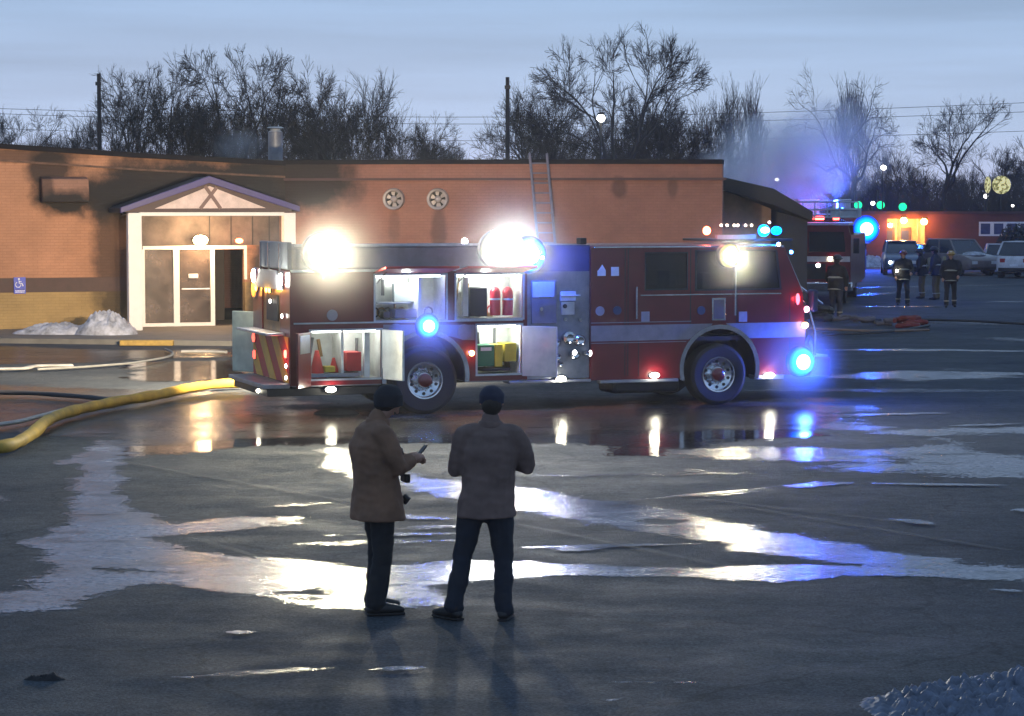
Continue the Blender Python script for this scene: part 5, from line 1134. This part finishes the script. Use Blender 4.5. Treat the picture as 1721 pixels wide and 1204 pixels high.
# traffic signals
for px, py, lab in ((1442, 345, 'green traffic signal above the far blue beacon'), (1480, 345, 'middle green traffic signal over the red brick roof'), (1517, 348, 'green traffic signal over the lit porch')):
    v = P(px, py, 143.5); t = empty('traffic_light', (v.x, v.y, 0), 0, label=lab, cat='traffic light', group='green traffic signals in a row')
    MB().box(-.2, .2, 0, .25, v.z - .25, v.z + .9).build('signal_box', BLACK, t, .02); MB().cyl((0, -.04, v.z), (0, 1, 0), .25, .06, 16).build('green_lens', glow('glow_green', (.01, 1, .38), 1.6), t)
    for k in (1, 2): MB().cyl((0, -.01, v.z + k * .32), (0, 1, 0), .12, .05, 14).build('unlit_lens', mat('unlit_lens', (.05, .01, .01), .3), t)
    MB().tube([(0, .2, 0), (0, .2, v.z - .2)], .06, 8).build('pole', BLACK, t)
far_lamp(1010, 199, 98, .17, (1, .97, .72), 40, 'street_lamp', 'bright round street lamp in front of the biggest bare tree', 'street lamp', 0)
far_lamp(1485, 282, 136, .16, (1, .92, .85), 20, 'street_lamp', 'white street lamp between the two big bare trees over the brick building', 'street lamp')
far_lamp(1467, 342, 143.5, .13, (.9, .97, 1), 12, 'street_lamp', 'small white street lamp between the green traffic signals', 'street lamp')
far_lamp(1306, 302, 120, .11, (.9, .97, 1), 12, 'street_lamp', 'tiny white street lamp in the smoke beyond the sloping roof', 'street lamp')
far_lamp(1657, 330, 143.5, .14, (1, .97, .9), 12, 'street_lamp', 'white street lamp just below the round gold discs', 'street lamp')
far_lamp(1702, 346, 143.5, .09, (1, .97, .9), 6, 'street_lamp', 'dim thin street lamp over the brick roof near the picture edge', 'street lamp')
# gold round discs, speckled and glowing, on posts
def gold():
    m = bpy.data.materials.new('gold_speckled_disc'); m.use_nodes = True; t = m.node_tree; b = t.nodes['Principled BSDF']; n = t.nodes.new; l = t.links.new
    tc = n('ShaderNodeTexCoord'); vo = n('ShaderNodeTexNoise'); vo.inputs['Scale'].default_value = 5; vo.inputs['Detail'].default_value = 3; l(tc.outputs['Object'], vo.inputs['Vector'])
    r = n('ShaderNodeValToRGB'); r.color_ramp.elements[0].position = .42; r.color_ramp.elements[1].position = .60; r.color_ramp.elements[0].color = (.16, .15, .03, 1); r.color_ramp.elements[1].color = (.95, .85, .42, 1)
    l(vo.outputs[0], r.inputs[0]); l(r.outputs[0], b.inputs['Base Color']); l(r.outputs[0], b.inputs['Emission Color']); b.inputs['Emission Strength'].default_value = .75; return m
GM = gold()
for px, r, rx, lab in ((1683, .56, 1, 'large round gold glowing disc on a post over the brick building'), (1660, .52, .36, 'narrow gold glowing disc turned edge-on beside the round one')):
    v = P(px, 311, 140); t = empty('gold_disc', (v.x, v.y, 0), 0, label=lab, cat='sign')
    k = MB().cyl((0, 0, v.z), (0, 1, 0), r, .12, 28).build('disc_face', GM, t); k.scale = (rx, 1, 1)
    MB().tube([(0, .1, 0), (0, .1, v.z)], .05, 8).build('pole', BLACK, t)

# snow banks far right
c = G(1452, 449); heap('snow_bank', SNOW, (c.x, c.y, 0), 2.0, .8, .75, 2.2, tagd=dict(label='low snow bank under the blue beacon by the brick wall', cat='snow bank'))
c = G(1648, 449); heap('snow_bank', SNOW, (c.x, c.y, 0), 1.2, .8, .9, 5.2, tagd=dict(label='snow bank between the grey SUV and the silver hatchback', cat='snow bank'))
# orange-red cones by the beacon
for px, lab in ((1430, 'orange traffic cone nearer the ladder truck'), (1441, 'orange traffic cone nearer the snow bank')):
    c = G(px, 473); t = empty('traffic_cone', (c.x, c.y, 0), 0, label=lab, cat='cone')
    MB().tube([(0, 0, .03), (0, 0, .7)], [.17, .04], 16).build('cone_body', mat('cone_orange', (.55, .06, .02), .5), t); MB().box(-.2, .2, -.2, .2, 0, .035).build('cone_base', mat('cone_orange2', (.4, .05, .02), .6), t)
    MB().tube([(0, 0, .35), (0, 0, .5)], [.112, .086], 16).build('cone_band', WHS, t)

# gear on the ground ahead of the engine
def bundle(name, label, cat, px, py, m, n, rad, spread, seed):
    rnd = random.Random(seed); c = G(px, py); t = empty(name, (c.x, c.y, 0), 0, label=label, cat=cat)
    for k in range(n):
        a0 = rnd.uniform(0, 6.28); x, y = rnd.uniform(-spread, spread), rnd.uniform(-.35, .35)
        pts = [V(x + .25 * math.cos(a0 + j * .9), y + .2 * math.sin(a0 + j * .9), rad + k * rad * .55 + .02 * math.sin(j * 2)) for j in range(6)]
        MB().tube(pts, rad, 8).build('hose_loop', m, t)
    return t
bundle('hose_bundle', 'dark red bundle of hose and gear lying on the asphalt', 'hose', 1520, 551, mat('red_hose', (.16, .025, .02), .7), 7, .06, .35, 3)
bundle('hose_bundle', 'grey bundle of folded hose beside the red bundle', 'hose', 1470, 548, mat('grey_hose', (.10, .10, .13), .8), 5, .06, .5, 5)
bundle('hose_bundle', 'grey folded hose lying between the lone firefighter and the red bundle', 'hose', 1437, 541, MATS['grey_hose'], 4, .05, .35, 6)
bundle('gear_bag', 'black gear bag on the ground at the feet of the lone firefighter', 'bag', 1384, 540, BLACK, 6, .1, .25, 9)
def hose(name, label, pts, r, m, flat=1.0, wob=.0, cat='hose'):
    ps = [G(x, y) for x, y in pts]; out = []
    for i in range(len(ps) - 1):
        a, b, c2, d = ps[max(i - 1, 0)], ps[i], ps[i + 1], ps[min(i + 2, len(ps) - 1)]
        for k in range(8):
            t = k / 8; q = .5 * ((2 * b) + (c2 - a) * t + (2 * a - 5 * b + 4 * c2 - d) * t * t + (3 * b - a - 3 * c2 + d) * t ** 3)
            q.y += wob * noise.noise(Vector((q.x * 1.2, q.y, 1))); out.append(V(q.x, q.y, r * flat + .045))
    out.append(V(ps[-1].x, ps[-1].y, r * flat + .045))
    b = MB(); n = 12; vs, fs = [], []
    for i, p in enumerate(out):
        d = (out[min(i + 1, len(out) - 1)] - out[max(i - 1, 0)]).normalized(); s = V(-d.y, d.x, 0); rr = r * (1 + .20 * noise.noise(p * 2.2)) 
        for k in range(n): a = 2 * math.pi * k / n; vs.append(p + s * math.cos(a) * rr + V(0, 0, 1) * math.sin(a) * rr * flat)
    for i in range(len(out) - 1):
        for k in range(n): fs.append((i * n + k, i * n + (k + 1) % n, (i + 1) * n + (k + 1) % n, (i + 1) * n + k))
    fs += [tuple(range(n)), tuple(range((len(out) - 1) * n, len(out) * n))[::-1]]
    return tag(b.add(vs, fs).build(name, m), label, cat)
YH = mat('yellow_hose_jacket', (.42, .27, .03), .65, var=.35, scale=3, bump=.004, bscale=50)
WH = mat('white_hose_jacket', (.36, .36, .34), .7, var=.35, scale=4, bump=.004, bscale=50)
DH = mat('dark_hose_jacket', (.03, .032, .04), .7)
hose('fire_hose', 'thick yellow fire hose curving from the tailboard of the fire engine', [(408, 656), (370, 658), (320, 665), (265, 677), (190, 690), (120, 706), (80, 722), (58, 742), (30, 760), (0, 768), (-60, 770)], .085, YH)
hose('fire_hose', 'thin white fire hose lying beside the thick yellow hose', [(404, 648), (350, 652), (290, 661), (225, 674), (170, 684), (110, 697), (60, 710), (30, 718), (-40, 728)], .045, WH, .7, .15)
hose('fire_hose', 'dark hose running in from the picture edge to the white hose', [(-60, 668), (40, 669), (120, 674), (190, 681)], .05, DH, .8)
hose('fire_hose', 'flat pale hose on the ground before the tan wall, nearer the picture edge', [(-60, 627), (0, 627), (40, 626), (62, 622), (120, 621)], .09, WH, .35, .1)
hose('fire_hose', 'thin grey hose trailing from the pale flat hose to the entrance', [(62, 627), (150, 622), (220, 616), (280, 606), (290, 598), (278, 592)], .03, mat('grey_thin_hose', (.16, .17, .17), .7), .8, .1)
hose('fire_hose', 'short pale hose end beside the open rear door of the fire engine', [(305, 597), (340, 597), (380, 598)], .08, WH, .4)
hose('fire_hose', 'long dark hose stretching away past the red gear bundle', [(1380, 568), (1440, 566), (1500, 562), (1560, 552), (1545, 543), (1640, 545), (1760, 552)], .045, DH, .8)
hose('fire_hose', 'brown flat hose lying in front of the bundles ahead of the fire engine', [(1362, 558), (1420, 560), (1480, 562), (1560, 560)], .07, mat('brown_hose', (.17, .12, .09), .7), .5)
hose('fire_hose', 'yellowish hose passing under the pump of the fire engine', [(925, 640), (965, 646), (1020, 636), (1060, 628)], .05, YH, .8)
c = G(565, 696); heap('slush_lump', mat('dirty_slush', (.05, .048, .05), .6), (c.x, c.y, 0), .38, .2, .14, 4, 30, 18, tagd=dict(label='small dark slush lump on the wet ground before the rear wheel', cat='slush'))

# ice rubble mound, lower right
def rubble():
    b = MB(); nx, ny = 330, 110; cx, cy = P(1712, 1160, 14.2).x, 14.3
    for j in range(ny + 1):
        for i in range(nx + 1):
            x = -1.35 + 3.0 * i / nx; y = -.9 + 1.8 * j / ny
            prof = .25 * (1 - math.exp(-max(0, (x + 1.12)) ** 1.5 * 1.3)); k = max(0, 1 - (y / (.30 + .45 * min(1, max(0, x + 1.12)))) ** 2)
            q = Vector((x, y, 0)); vd = noise.voronoi(q * 15)[0]; vd2 = noise.voronoi(q * 24)[0]
            z = prof * k * (1 + .35 * noise.noise(q * 2.5) + .2 * noise.noise(q * 6)) + (.055 * (1 - vd[0] * 1.6) + .02 * (1 - vd2[0] * 1.5)) * min(1, k * 2) * min(1, prof * 12) - .02
            b.v.append((cx + x, cy + y, z))
    for j in range(ny):
        for i in range(nx): a = j * (nx + 1) + i; b.f.append((a, a + 1, a + nx + 2, a + nx + 1))
    return b.build('snow_rubble', mat('icy_rubble', (.10, .12, .17), .55, var=.5, scale=12, bump=.01, bscale=40), fix=False)
tag(rubble(), label='heap of icy ploughed snow chunks at the picture corner', cat='snow heap', kind='stuff')
c = G(75, 1142); heap('debris_clump', mat('dark_debris', (.012, .012, .014), .8), (c.x, c.y, 0), .16, .07, .05, 9, 40, 14, rough=.8, freq=4, tagd=dict(label='small dark clump of debris on the asphalt near the bottom edge', cat='debris'))

# ------------------------------------------------------------------ trees
BARK = mat('dark_bark', (.035, .030, .030), .9, var=.3, scale=2)
def tree_proto(seed, h=10.0, spread=.5, up=.12, levels=7, fork=.25, trunk_r=.2, ratio=.80, lean=0.0, multi=1, three=.35, twigs=2, wander=.12):
    rnd = random.Random(seed); tk, cr_ = MB(), MB()
    def seg(p, d, ln, r, r1, n, w, mb, k=3):
        pts, dd, q = [p.copy()], d.copy(), p.copy()
        for _ in range(k):
            dd = (dd + V(rnd.gauss(0, w), rnd.gauss(0, w), rnd.gauss(0, w) + up * .5)).normalized(); q = q + dd * (ln / k); pts.append(q.copy())
        mb.tube(pts, [r + (r1 - r) * i / k for i in range(k + 1)], n, False); return pts, dd
    def turn(d, ang):
        a = rnd.uniform(0, 6.283); u_ = d.orthogonal().normalized(); v_ = d.cross(u_); return (d * math.cos(ang) + (u_ * math.cos(a) + v_ * math.sin(a)) * math.sin(ang)).normalized()
    def grow(p, d, ln, r, lv):
        n = 8 if lv == 0 else (6 if lv <= 2 else (4 if lv <= 4 else 3)); r1 = max(r * .74, .008)
        pts, dd = seg(p, d, ln, r, r1, n, wander * (1 if lv else .3), tk if lv <= 1 else cr_, 3)
        if lv >= 2:
            for k in range(twigs + (1 if lv >= levels - 1 else 0)):
                s_ = pts[rnd.randint(0, 2)].lerp(pts[rnd.randint(1, 3)], rnd.random()); td = turn(dd, rnd.uniform(.3, .75)); tp, t2 = seg(s_, td, ln * rnd.uniform(.7, 1.3), max(r1 * .3, .008), .006, 3, wander * .8, cr_, 2)
                seg(tp[1], turn(t2, rnd.uniform(.3, .6)), ln * rnd.uniform(.4, .8), .006, .005, 3, wander * .8, cr_, 1)
        if lv >= levels: return
        m = (4 if lv == 0 else (3 if rnd.random() < three else 2))
        for k in range(m):
            ang = spread * (rnd.uniform(.15, .5) if k == 0 else rnd.uniform(.7, 1.35))
            nd = turn(dd, ang)
            if nd.z < 0: nd.z *= -.4; nd.normalize()
            grow(pts[-1] if (k == 0 or lv == 0 or rnd.random() < .6) else pts[-2], nd, ln * (ratio if lv else .62) * rnd.uniform(.72, 1.12), max(r1 * (.80 if k == 0 else rnd.uniform(.5, .72)), .010), lv + 1)
    for k in range(multi):
        d0 = V(lean + (rnd.gauss(0, .25) if multi > 1 else 0), rnd.gauss(0, .1), 1).normalized()
        grow(V(rnd.gauss(0, .5) if multi > 1 else 0, 0, 0), d0, h * fork, trunk_r, 0)
    zs = [v[2] for v in cr_.v]; xs_ = [v[0] for v in cr_.v]; return tk, cr_, max(zs), min(xs_), max(xs_)
PROTO = {}
def proto(key, **kw):
    tk, cr_, zmax, x0, x1 = tree_proto(**kw)
    ms = []
    for nm, mb in (('trunk', tk), ('crown', cr_)):
        me = bpy.data.meshes.new(nm); me.from_pydata(mb.v, [], mb.f); me.materials.append(BARK); ms.append(me)
    PROTO[key] = (ms, zmax, x0, x1)
proto('tall', seed=11, twigs=1, h=12.5, spread=.44, up=.05, fork=.26)
proto('tall2', seed=57, twigs=1, h=14, spread=.56, up=.03, fork=.20, levels=7, trunk_r=.24)
proto('big', seed=31, twigs=1, h=14, spread=.56, up=.03, fork=.20, levels=7, trunk_r=.26)
proto('round', seed=5, twigs=1, h=17, spread=.58, up=.03, fork=.16, three=.35, levels=7)
proto('bushy', seed=42, twigs=1, h=18, spread=.46, up=.05, fork=.14, multi=3, trunk_r=.11, levels=6, ratio=.84)
proto('bushy2', seed=77, twigs=1, h=20, spread=.48, up=.04, fork=.12, multi=3, trunk_r=.11, levels=6, ratio=.84)
proto('poplar', seed=8, h=12, spread=.16, up=.5, fork=.25, multi=2, trunk_r=.10, levels=5, three=.15, twigs=1)
proto('gnarled', seed=31, h=13, spread=.80, up=.02, fork=.30, levels=6, trunk_r=.26, wander=.3, three=.25, twigs=1)
proto('open', seed=64, h=16, spread=.62, up=.05, fork=.22, levels=6, trunk_r=.2, wander=.2, twigs=2)
def tree(key, px, top, Y, label, wpx=None, rz=None, mirror=False, grp='bare winter trees behind the buildings'):
    ms, zmax, x0, x1 = PROTO[key]; v = P(px, top, Y); s = v.z / zmax
    t = empty('bare_tree', (v.x, v.y, 0), 0, label=label, cat='tree', group=grp)
    t.rotation_euler = (0, 0, rz if rz is not None else 0)
    sx = s if not wpx else (wpx * Y / F_PX) / (x1 - x0); sx = max(.72 * s, min(sx, 1.6 * s))
    t.scale = ((-sx if mirror else sx), sx, s)
    for me in ms: o = bpy.data.objects.new(me.name, me); C.objects.link(o); o.parent = t
    return t
TL = [
 ('open', 8, 172, 130, 'pale bare tree at the very edge behind the tan roof', 110, 0, 0), ('bushy', 70, 205, 135, 'low bare tree between the edge tree and the utility pole', 110, 0, 0),
 ('bushy2', 125, 188, 130, 'low bushy bare tree just before the dark utility pole', 110, 0, 1), ('bushy', 212, 125, 110, 'bare tree just past the dark utility pole', 130, 0, 1),
 ('tall2', 250, 100, 108, 'tall bare tree above the vent hood', 150, 0, 0), ('bushy2', 300, 110, 110, 'bare bushy tree between the hood and the porch gable', 130, 0, 0), ('tall', 335, 95, 112, 'slim bare tree over the peak of the porch', 120, 0, 1),
 ('tall2', 405, 70, 105, 'tallest bare tree over the entrance with an open crown', 130, 0, 1), ('bushy', 445, 130, 112, 'bare bushy tree behind the rooftop flue', 110, 0, 0),
 ('tall', 500, 90, 108, 'broad tall bare tree just past the rooftop flue', 140, 0, 0), ('round', 560, 92, 106, 'dense dark bare tree with rounded top past the flue', 150, 0, 0), ('bushy2', 605, 110, 112, 'bare tree on the shoulder of the dense clump', 120, 0, 1),
 ('bushy', 655, 165, 112, 'lower bare tree sloping down from the dense clump', 120, 0, 0), ('round', 700, 185, 110, 'low dense bare tree near the end of the clump', 110, 0, 1), ('bushy2', 735, 215, 112, 'last low bare tree of the clump before the open sky', 70, 0, 0), ('bushy', 380, 160, 118, 'dark bare thicket tree behind the porch roof', 160, 0, 1), ('bushy2', 520, 165, 118, 'dark bare thicket tree behind the flue', 170, 0, 0),
 ('open', 862, 125, 112, 'spreading bare tree around the second utility pole', 150, 0, 0), ('tall', 925, 62, 110, 'leaning tall bare tree left of the biggest tree', 150, 0, 1), ('bushy2', 900, 150, 114, 'bare thicket tree behind the roof ladder', 130, 0, 0),
 ('big', 1035, 28, 104, 'biggest bare tree, with the street lamp in front of its trunk', 330, 0, 0), ('bushy', 1000, 170, 114, 'bare thicket tree at the foot of the biggest tree', 120, 0, 1),
 ('bushy2', 1095, 135, 110, 'dense bare tree right beside the biggest tree', 110, 0, 0), ('round', 1140, 130, 112, 'dense dark bare tree with a flat rounded top', 120, 0, 0), ('bushy', 1190, 148, 110, 'dense bare tree over the corner of the tan building', 100, 0, 1), ('bushy2', 1065, 190, 116, 'low thicket tree behind the dense trees', 170, 0, 1),
 ('poplar', 1240, 118, 118, 'narrow upright poplar rising out of the smoke', 32, 0, 0), ('poplar', 1256, 118, 119, 'second narrow poplar next to the first one', 24, 0, 1), ('poplar', 1420, 118, 175, 'pale far poplar behind the big gnarled tree', 36, 0, 0), ('poplar', 1446, 118, 176, 'pale far poplar just past the gnarled trunk', 36, 0, 1),
 ('gnarled', 1432, 97, 146, 'big gnarled bare tree standing over the smoke', 210, 0, 0), ('open', 1578, 155, 147, 'wide spreading bare tree over the lit porch', 190, 0, 0), ('open', 1690, 232, 156, 'low spreading bare tree behind the gold discs', 120, 0, 1), ('bushy', 1500, 235, 158, 'low bare tree between the gnarled tree and the spreading tree', 90, 0, 0),
 ('bushy2', 1340, 270, 158, 'low dark bare thicket beyond the sloping roof', 160, 0, 0), ('bushy', 1400, 285, 156, 'dark thicket tree behind the ladder truck', 140, 0, 1), ('bushy2', 1470, 285, 157, 'dark thicket tree behind the blue beacon', 130, 0, 0), ('bushy', 1545, 270, 157, 'dark thicket tree behind the lit porch', 150, 0, 0), ('bushy2', 1620, 270, 158, 'dark thicket tree beside the gold discs', 140, 0, 1), ('bushy', 1700, 260, 157, 'dark thicket tree at the far picture edge', 150, 0, 0), ('round', 1760, 225, 156, 'rounded bare tree cut by the picture edge', 130, 0, 0),
]
for key, px, top, Y, lab, w_, rz, mi in TL: tree(key, px, top, Y, lab, w_, None, bool(mi))
# undergrowth mass behind the roofs
def thicket(x0, x1, y0, hfun, seed, n):
    rnd = random.Random(seed); b = MB()
    for _ in range(n):
        x = rnd.uniform(x0, x1); y = y0 + rnd.uniform(-3, 6); h = hfun(x) * rnd.uniform(.45, 1.0); p = V(x, y, 0); d = V(rnd.gauss(0, .22), 0, 1)
        q = p + d * h * .5; r_ = q + (d + V(rnd.gauss(0, .3), 0, 0)) * h * .5; b.tube([p, q, r_], [.04, .03, .01], 3, False)
        for _k in range(5):
            s = p.lerp(q, rnd.uniform(.3, 1)) if rnd.random() < .5 else q.lerp(r_, rnd.random()); e_ = s + V(rnd.gauss(0, .5), rnd.gauss(0, .2), rnd.uniform(.2, 1.0)); b.tube([s, e_], [.02, .008], 3, False)
    return b
b = thicket(P(1215, 350, 150).x, P(1800, 350, 150).x, 150, lambda x: 5.2, 4, 3600)
tag(b.build('undergrowth', BARK, smooth=False, fix=False), kind='stuff')
b = thicket(P(-60, 350, 122).x, P(760, 350, 122).x, 122, lambda x: 6.2, 5, 2000); tag(b.build('undergrowth', BARK, smooth=False, fix=False), kind='stuff')
b = thicket(P(870, 350, 122).x, P(1215, 350, 122).x, 122, lambda x: 6.4, 6, 1200); tag(b.build('undergrowth', BARK, smooth=False, fix=False), kind='stuff')
# evergreen shrub beside the far windows
LEAF = mat('dark_evergreen', (.02, .03, .022), .8)
def bush(px, py, Y, w_, h, label):
    v = P(px, py, Y); rnd = random.Random(px); b = MB()
    for _ in range(1500):
        a = V(rnd.gauss(0, 1), rnd.gauss(0, 1), rnd.gauss(0, 1)).normalized() * rnd.uniform(.55, 1.05); c = V(a.x * w_, a.y * w_, h * .5 + a.z * h * .5); s = .12
        u_ = V(rnd.gauss(0, 1), rnd.gauss(0, 1), rnd.gauss(0, 1)).normalized() * s; w2_ = u_.cross(V(rnd.gauss(0, 1), rnd.gauss(0, 1), 1)).normalized() * s * .6
        b.add([c - u_, c + w2_, c + u_, c - w2_], [(0, 1, 2, 3)])
    t = empty('evergreen_shrub', (v.x, v.y, 0), 0, label=label, cat='shrub'); b.build('foliage', LEAF, t, smooth=False, fix=False); MB().tube([V(0, 0, 0), V(0, 0, h * .7)], .05, 6).build('stem', BARK, t)
bush(1705, 440, 124, .95, 2.3, 'dark evergreen shrub in front of the white framed windows')
# utility poles and wires
for px, top, Y, lab in ((166, 124, 95, 'dark utility pole over the tan wall between vent hood and porch'), (853, 130, 95, 'dark utility pole in front of the spreading tree behind the ladder')):
    v = P(px, top, Y); t = empty('utility_pole', (v.x, v.y, 0), 0, label=lab, cat='utility pole'); MB().tube([V(0, 0, 0), V(0, 0, v.z)], [.12, .08], 10).build('pole', BARK, t)
    MB().box(-.12, .12, -.16, -.09, v.z - .5, v.z - .35).build('bracket', BLACK, t)
for k, (ya, yb) in enumerate(((178, 166), (186, 182), (210, 215))):
    a, b_ = P(-150, ya, 170), P(1880, yb, 170); pts = [a.lerp(b_, i / 20) - V(0, 0, 1.1 * math.sin(math.pi * i / 20)) for i in range(21)]
    tag(MB().tube(pts, .018, 4, False).build('power_line', BLACK), ['uppermost thin power line crossing the sky', 'middle thin power line crossing the sky', 'lowest thin power line crossing the sky'][k], 'power line')

# ------------------------------------------------------------------ smoke and haze
def volmat(name, dens, col, aniso, noisy=None):
    m = bpy.data.materials.new(name); m.use_nodes = True; t = m.node_tree; t.nodes.clear(); n = t.nodes.new; l = t.links.new
    o = n('ShaderNodeOutputMaterial'); v = n('ShaderNodeVolumePrincipled'); v.inputs['Color'].default_value = (*col, 1); v.inputs['Anisotropy'].default_value = aniso; v.inputs['Density'].default_value = dens
    if noisy:
        tc = n('ShaderNodeTexCoord'); no = n('ShaderNodeTexNoise'); no.inputs['Scale'].default_value = noisy; no.inputs['Detail'].default_value = 4; no.inputs['Roughness'].default_value = .6; l(tc.outputs['Object'], no.inputs['Vector'])
        ln = n('ShaderNodeVectorMath'); ln.operation = 'LENGTH'; l(tc.outputs['Object'], ln.inputs[0])
        sb = n('ShaderNodeMath'); sb.operation = 'SUBTRACT'; sb.inputs[0].default_value = 1.35; l(ln.outputs['Value'], sb.inputs[1])
        ml = n('ShaderNodeMath'); ml.operation = 'MULTIPLY'; l(no.outputs[0], ml.inputs[0]); l(sb.outputs[0], ml.inputs[1])
        mr = n('ShaderNodeMapRange'); mr.inputs[1].default_value = .22; mr.inputs[2].default_value = .62; mr.inputs[3].default_value = 0; mr.inputs[4].default_value = dens; l(ml.outputs[0], mr.inputs[0]); l(mr.outputs[0], v.inputs['Density'])
    l(v.outputs[0], o.inputs['Volume']); return m
def puff(px, py, Y, sx, sy, sz_, dens, sc, label):
    v = P(px, py, Y); o = MB().ball((0, 0, 0), 1.0, 24, 14).build('smoke', volmat('smoke_volume_%d' % px, dens, (.97, .97, .99), .1, sc), loc=v); o.scale = (sx, sy, sz_); return tag(o, label, 'smoke', kind='stuff')
puff(1300, 280, 76, 2.9, 2.2, 2.3, 1.3, 1.5, 'pale grey-blue smoke billowing low behind the corner of the tan building')
puff(1400, 245, 80, 2.5, 2.2, 2.4, .7, 1.7, 'thinner lilac smoke rising past the gnarled bare tree')
puff(400, 245, 72, 1.1, 1.0, .75, .25, 1.8, 'thin smoke wisp over the roof above the porch')
for (px, py, w_, r_, d_, lab) in ((545, 425, -.15, 1.25, .085, 'added glare volume around the floodlight at the rear of the engine'), (845, 420, -.2, 1.4, .08, 'added glare volume around the floodlight over the middle of the engine'), (1227, 430, -.28, .85, .14, 'added glare volume around the floodlight beside the cab'),
                             (718, 548, -.15, .75, .7, 'added glare volume around the blue strobe over the rear wheel'), (1345, 608, -.2, .9, .34, 'added glare volume around the blue strobe at the bumper')):
    u_, z_ = S(px, py, w_); v = FT.world(u_, w_, z_)  # added volumes that imitate the glare around each lamp
    m_ = volmat('lamp_halo_%d' % px, d_, (.98, .98, 1), .2); t_ = m_.node_tree; n_ = t_.nodes.new; l_ = t_.links.new; vp = [x for x in t_.nodes if x.type == 'PRINCIPLED_VOLUME'][0]
    tc_ = n_('ShaderNodeTexCoord'); ln_ = n_('ShaderNodeVectorMath'); ln_.operation = 'LENGTH'; l_(tc_.outputs['Object'], ln_.inputs[0]); q_ = n_('ShaderNodeMapRange'); q_.interpolation_type = 'SMOOTHSTEP'
    q_.inputs[1].default_value = 0; q_.inputs[2].default_value = 1; q_.inputs[3].default_value = d_; q_.inputs[4].default_value = 0; l_(ln_.outputs['Value'], q_.inputs[0]); l_(q_.outputs[0], vp.inputs['Density'])
    o = MB().ball((0, 0, 0), 1.0, 24, 14).build('halo', m_, loc=v); o.scale = (r_,) * 3; tag(o, lab, 'halo', kind='stuff')
hb = MB().box(-160, 160, -4, 230, -1.0, 24).build('haze', volmat('haze_volume', HAZE_DENSITY, (.90, .93, 1.0), .72), smooth=False)
tag(hb, kind='stuff')
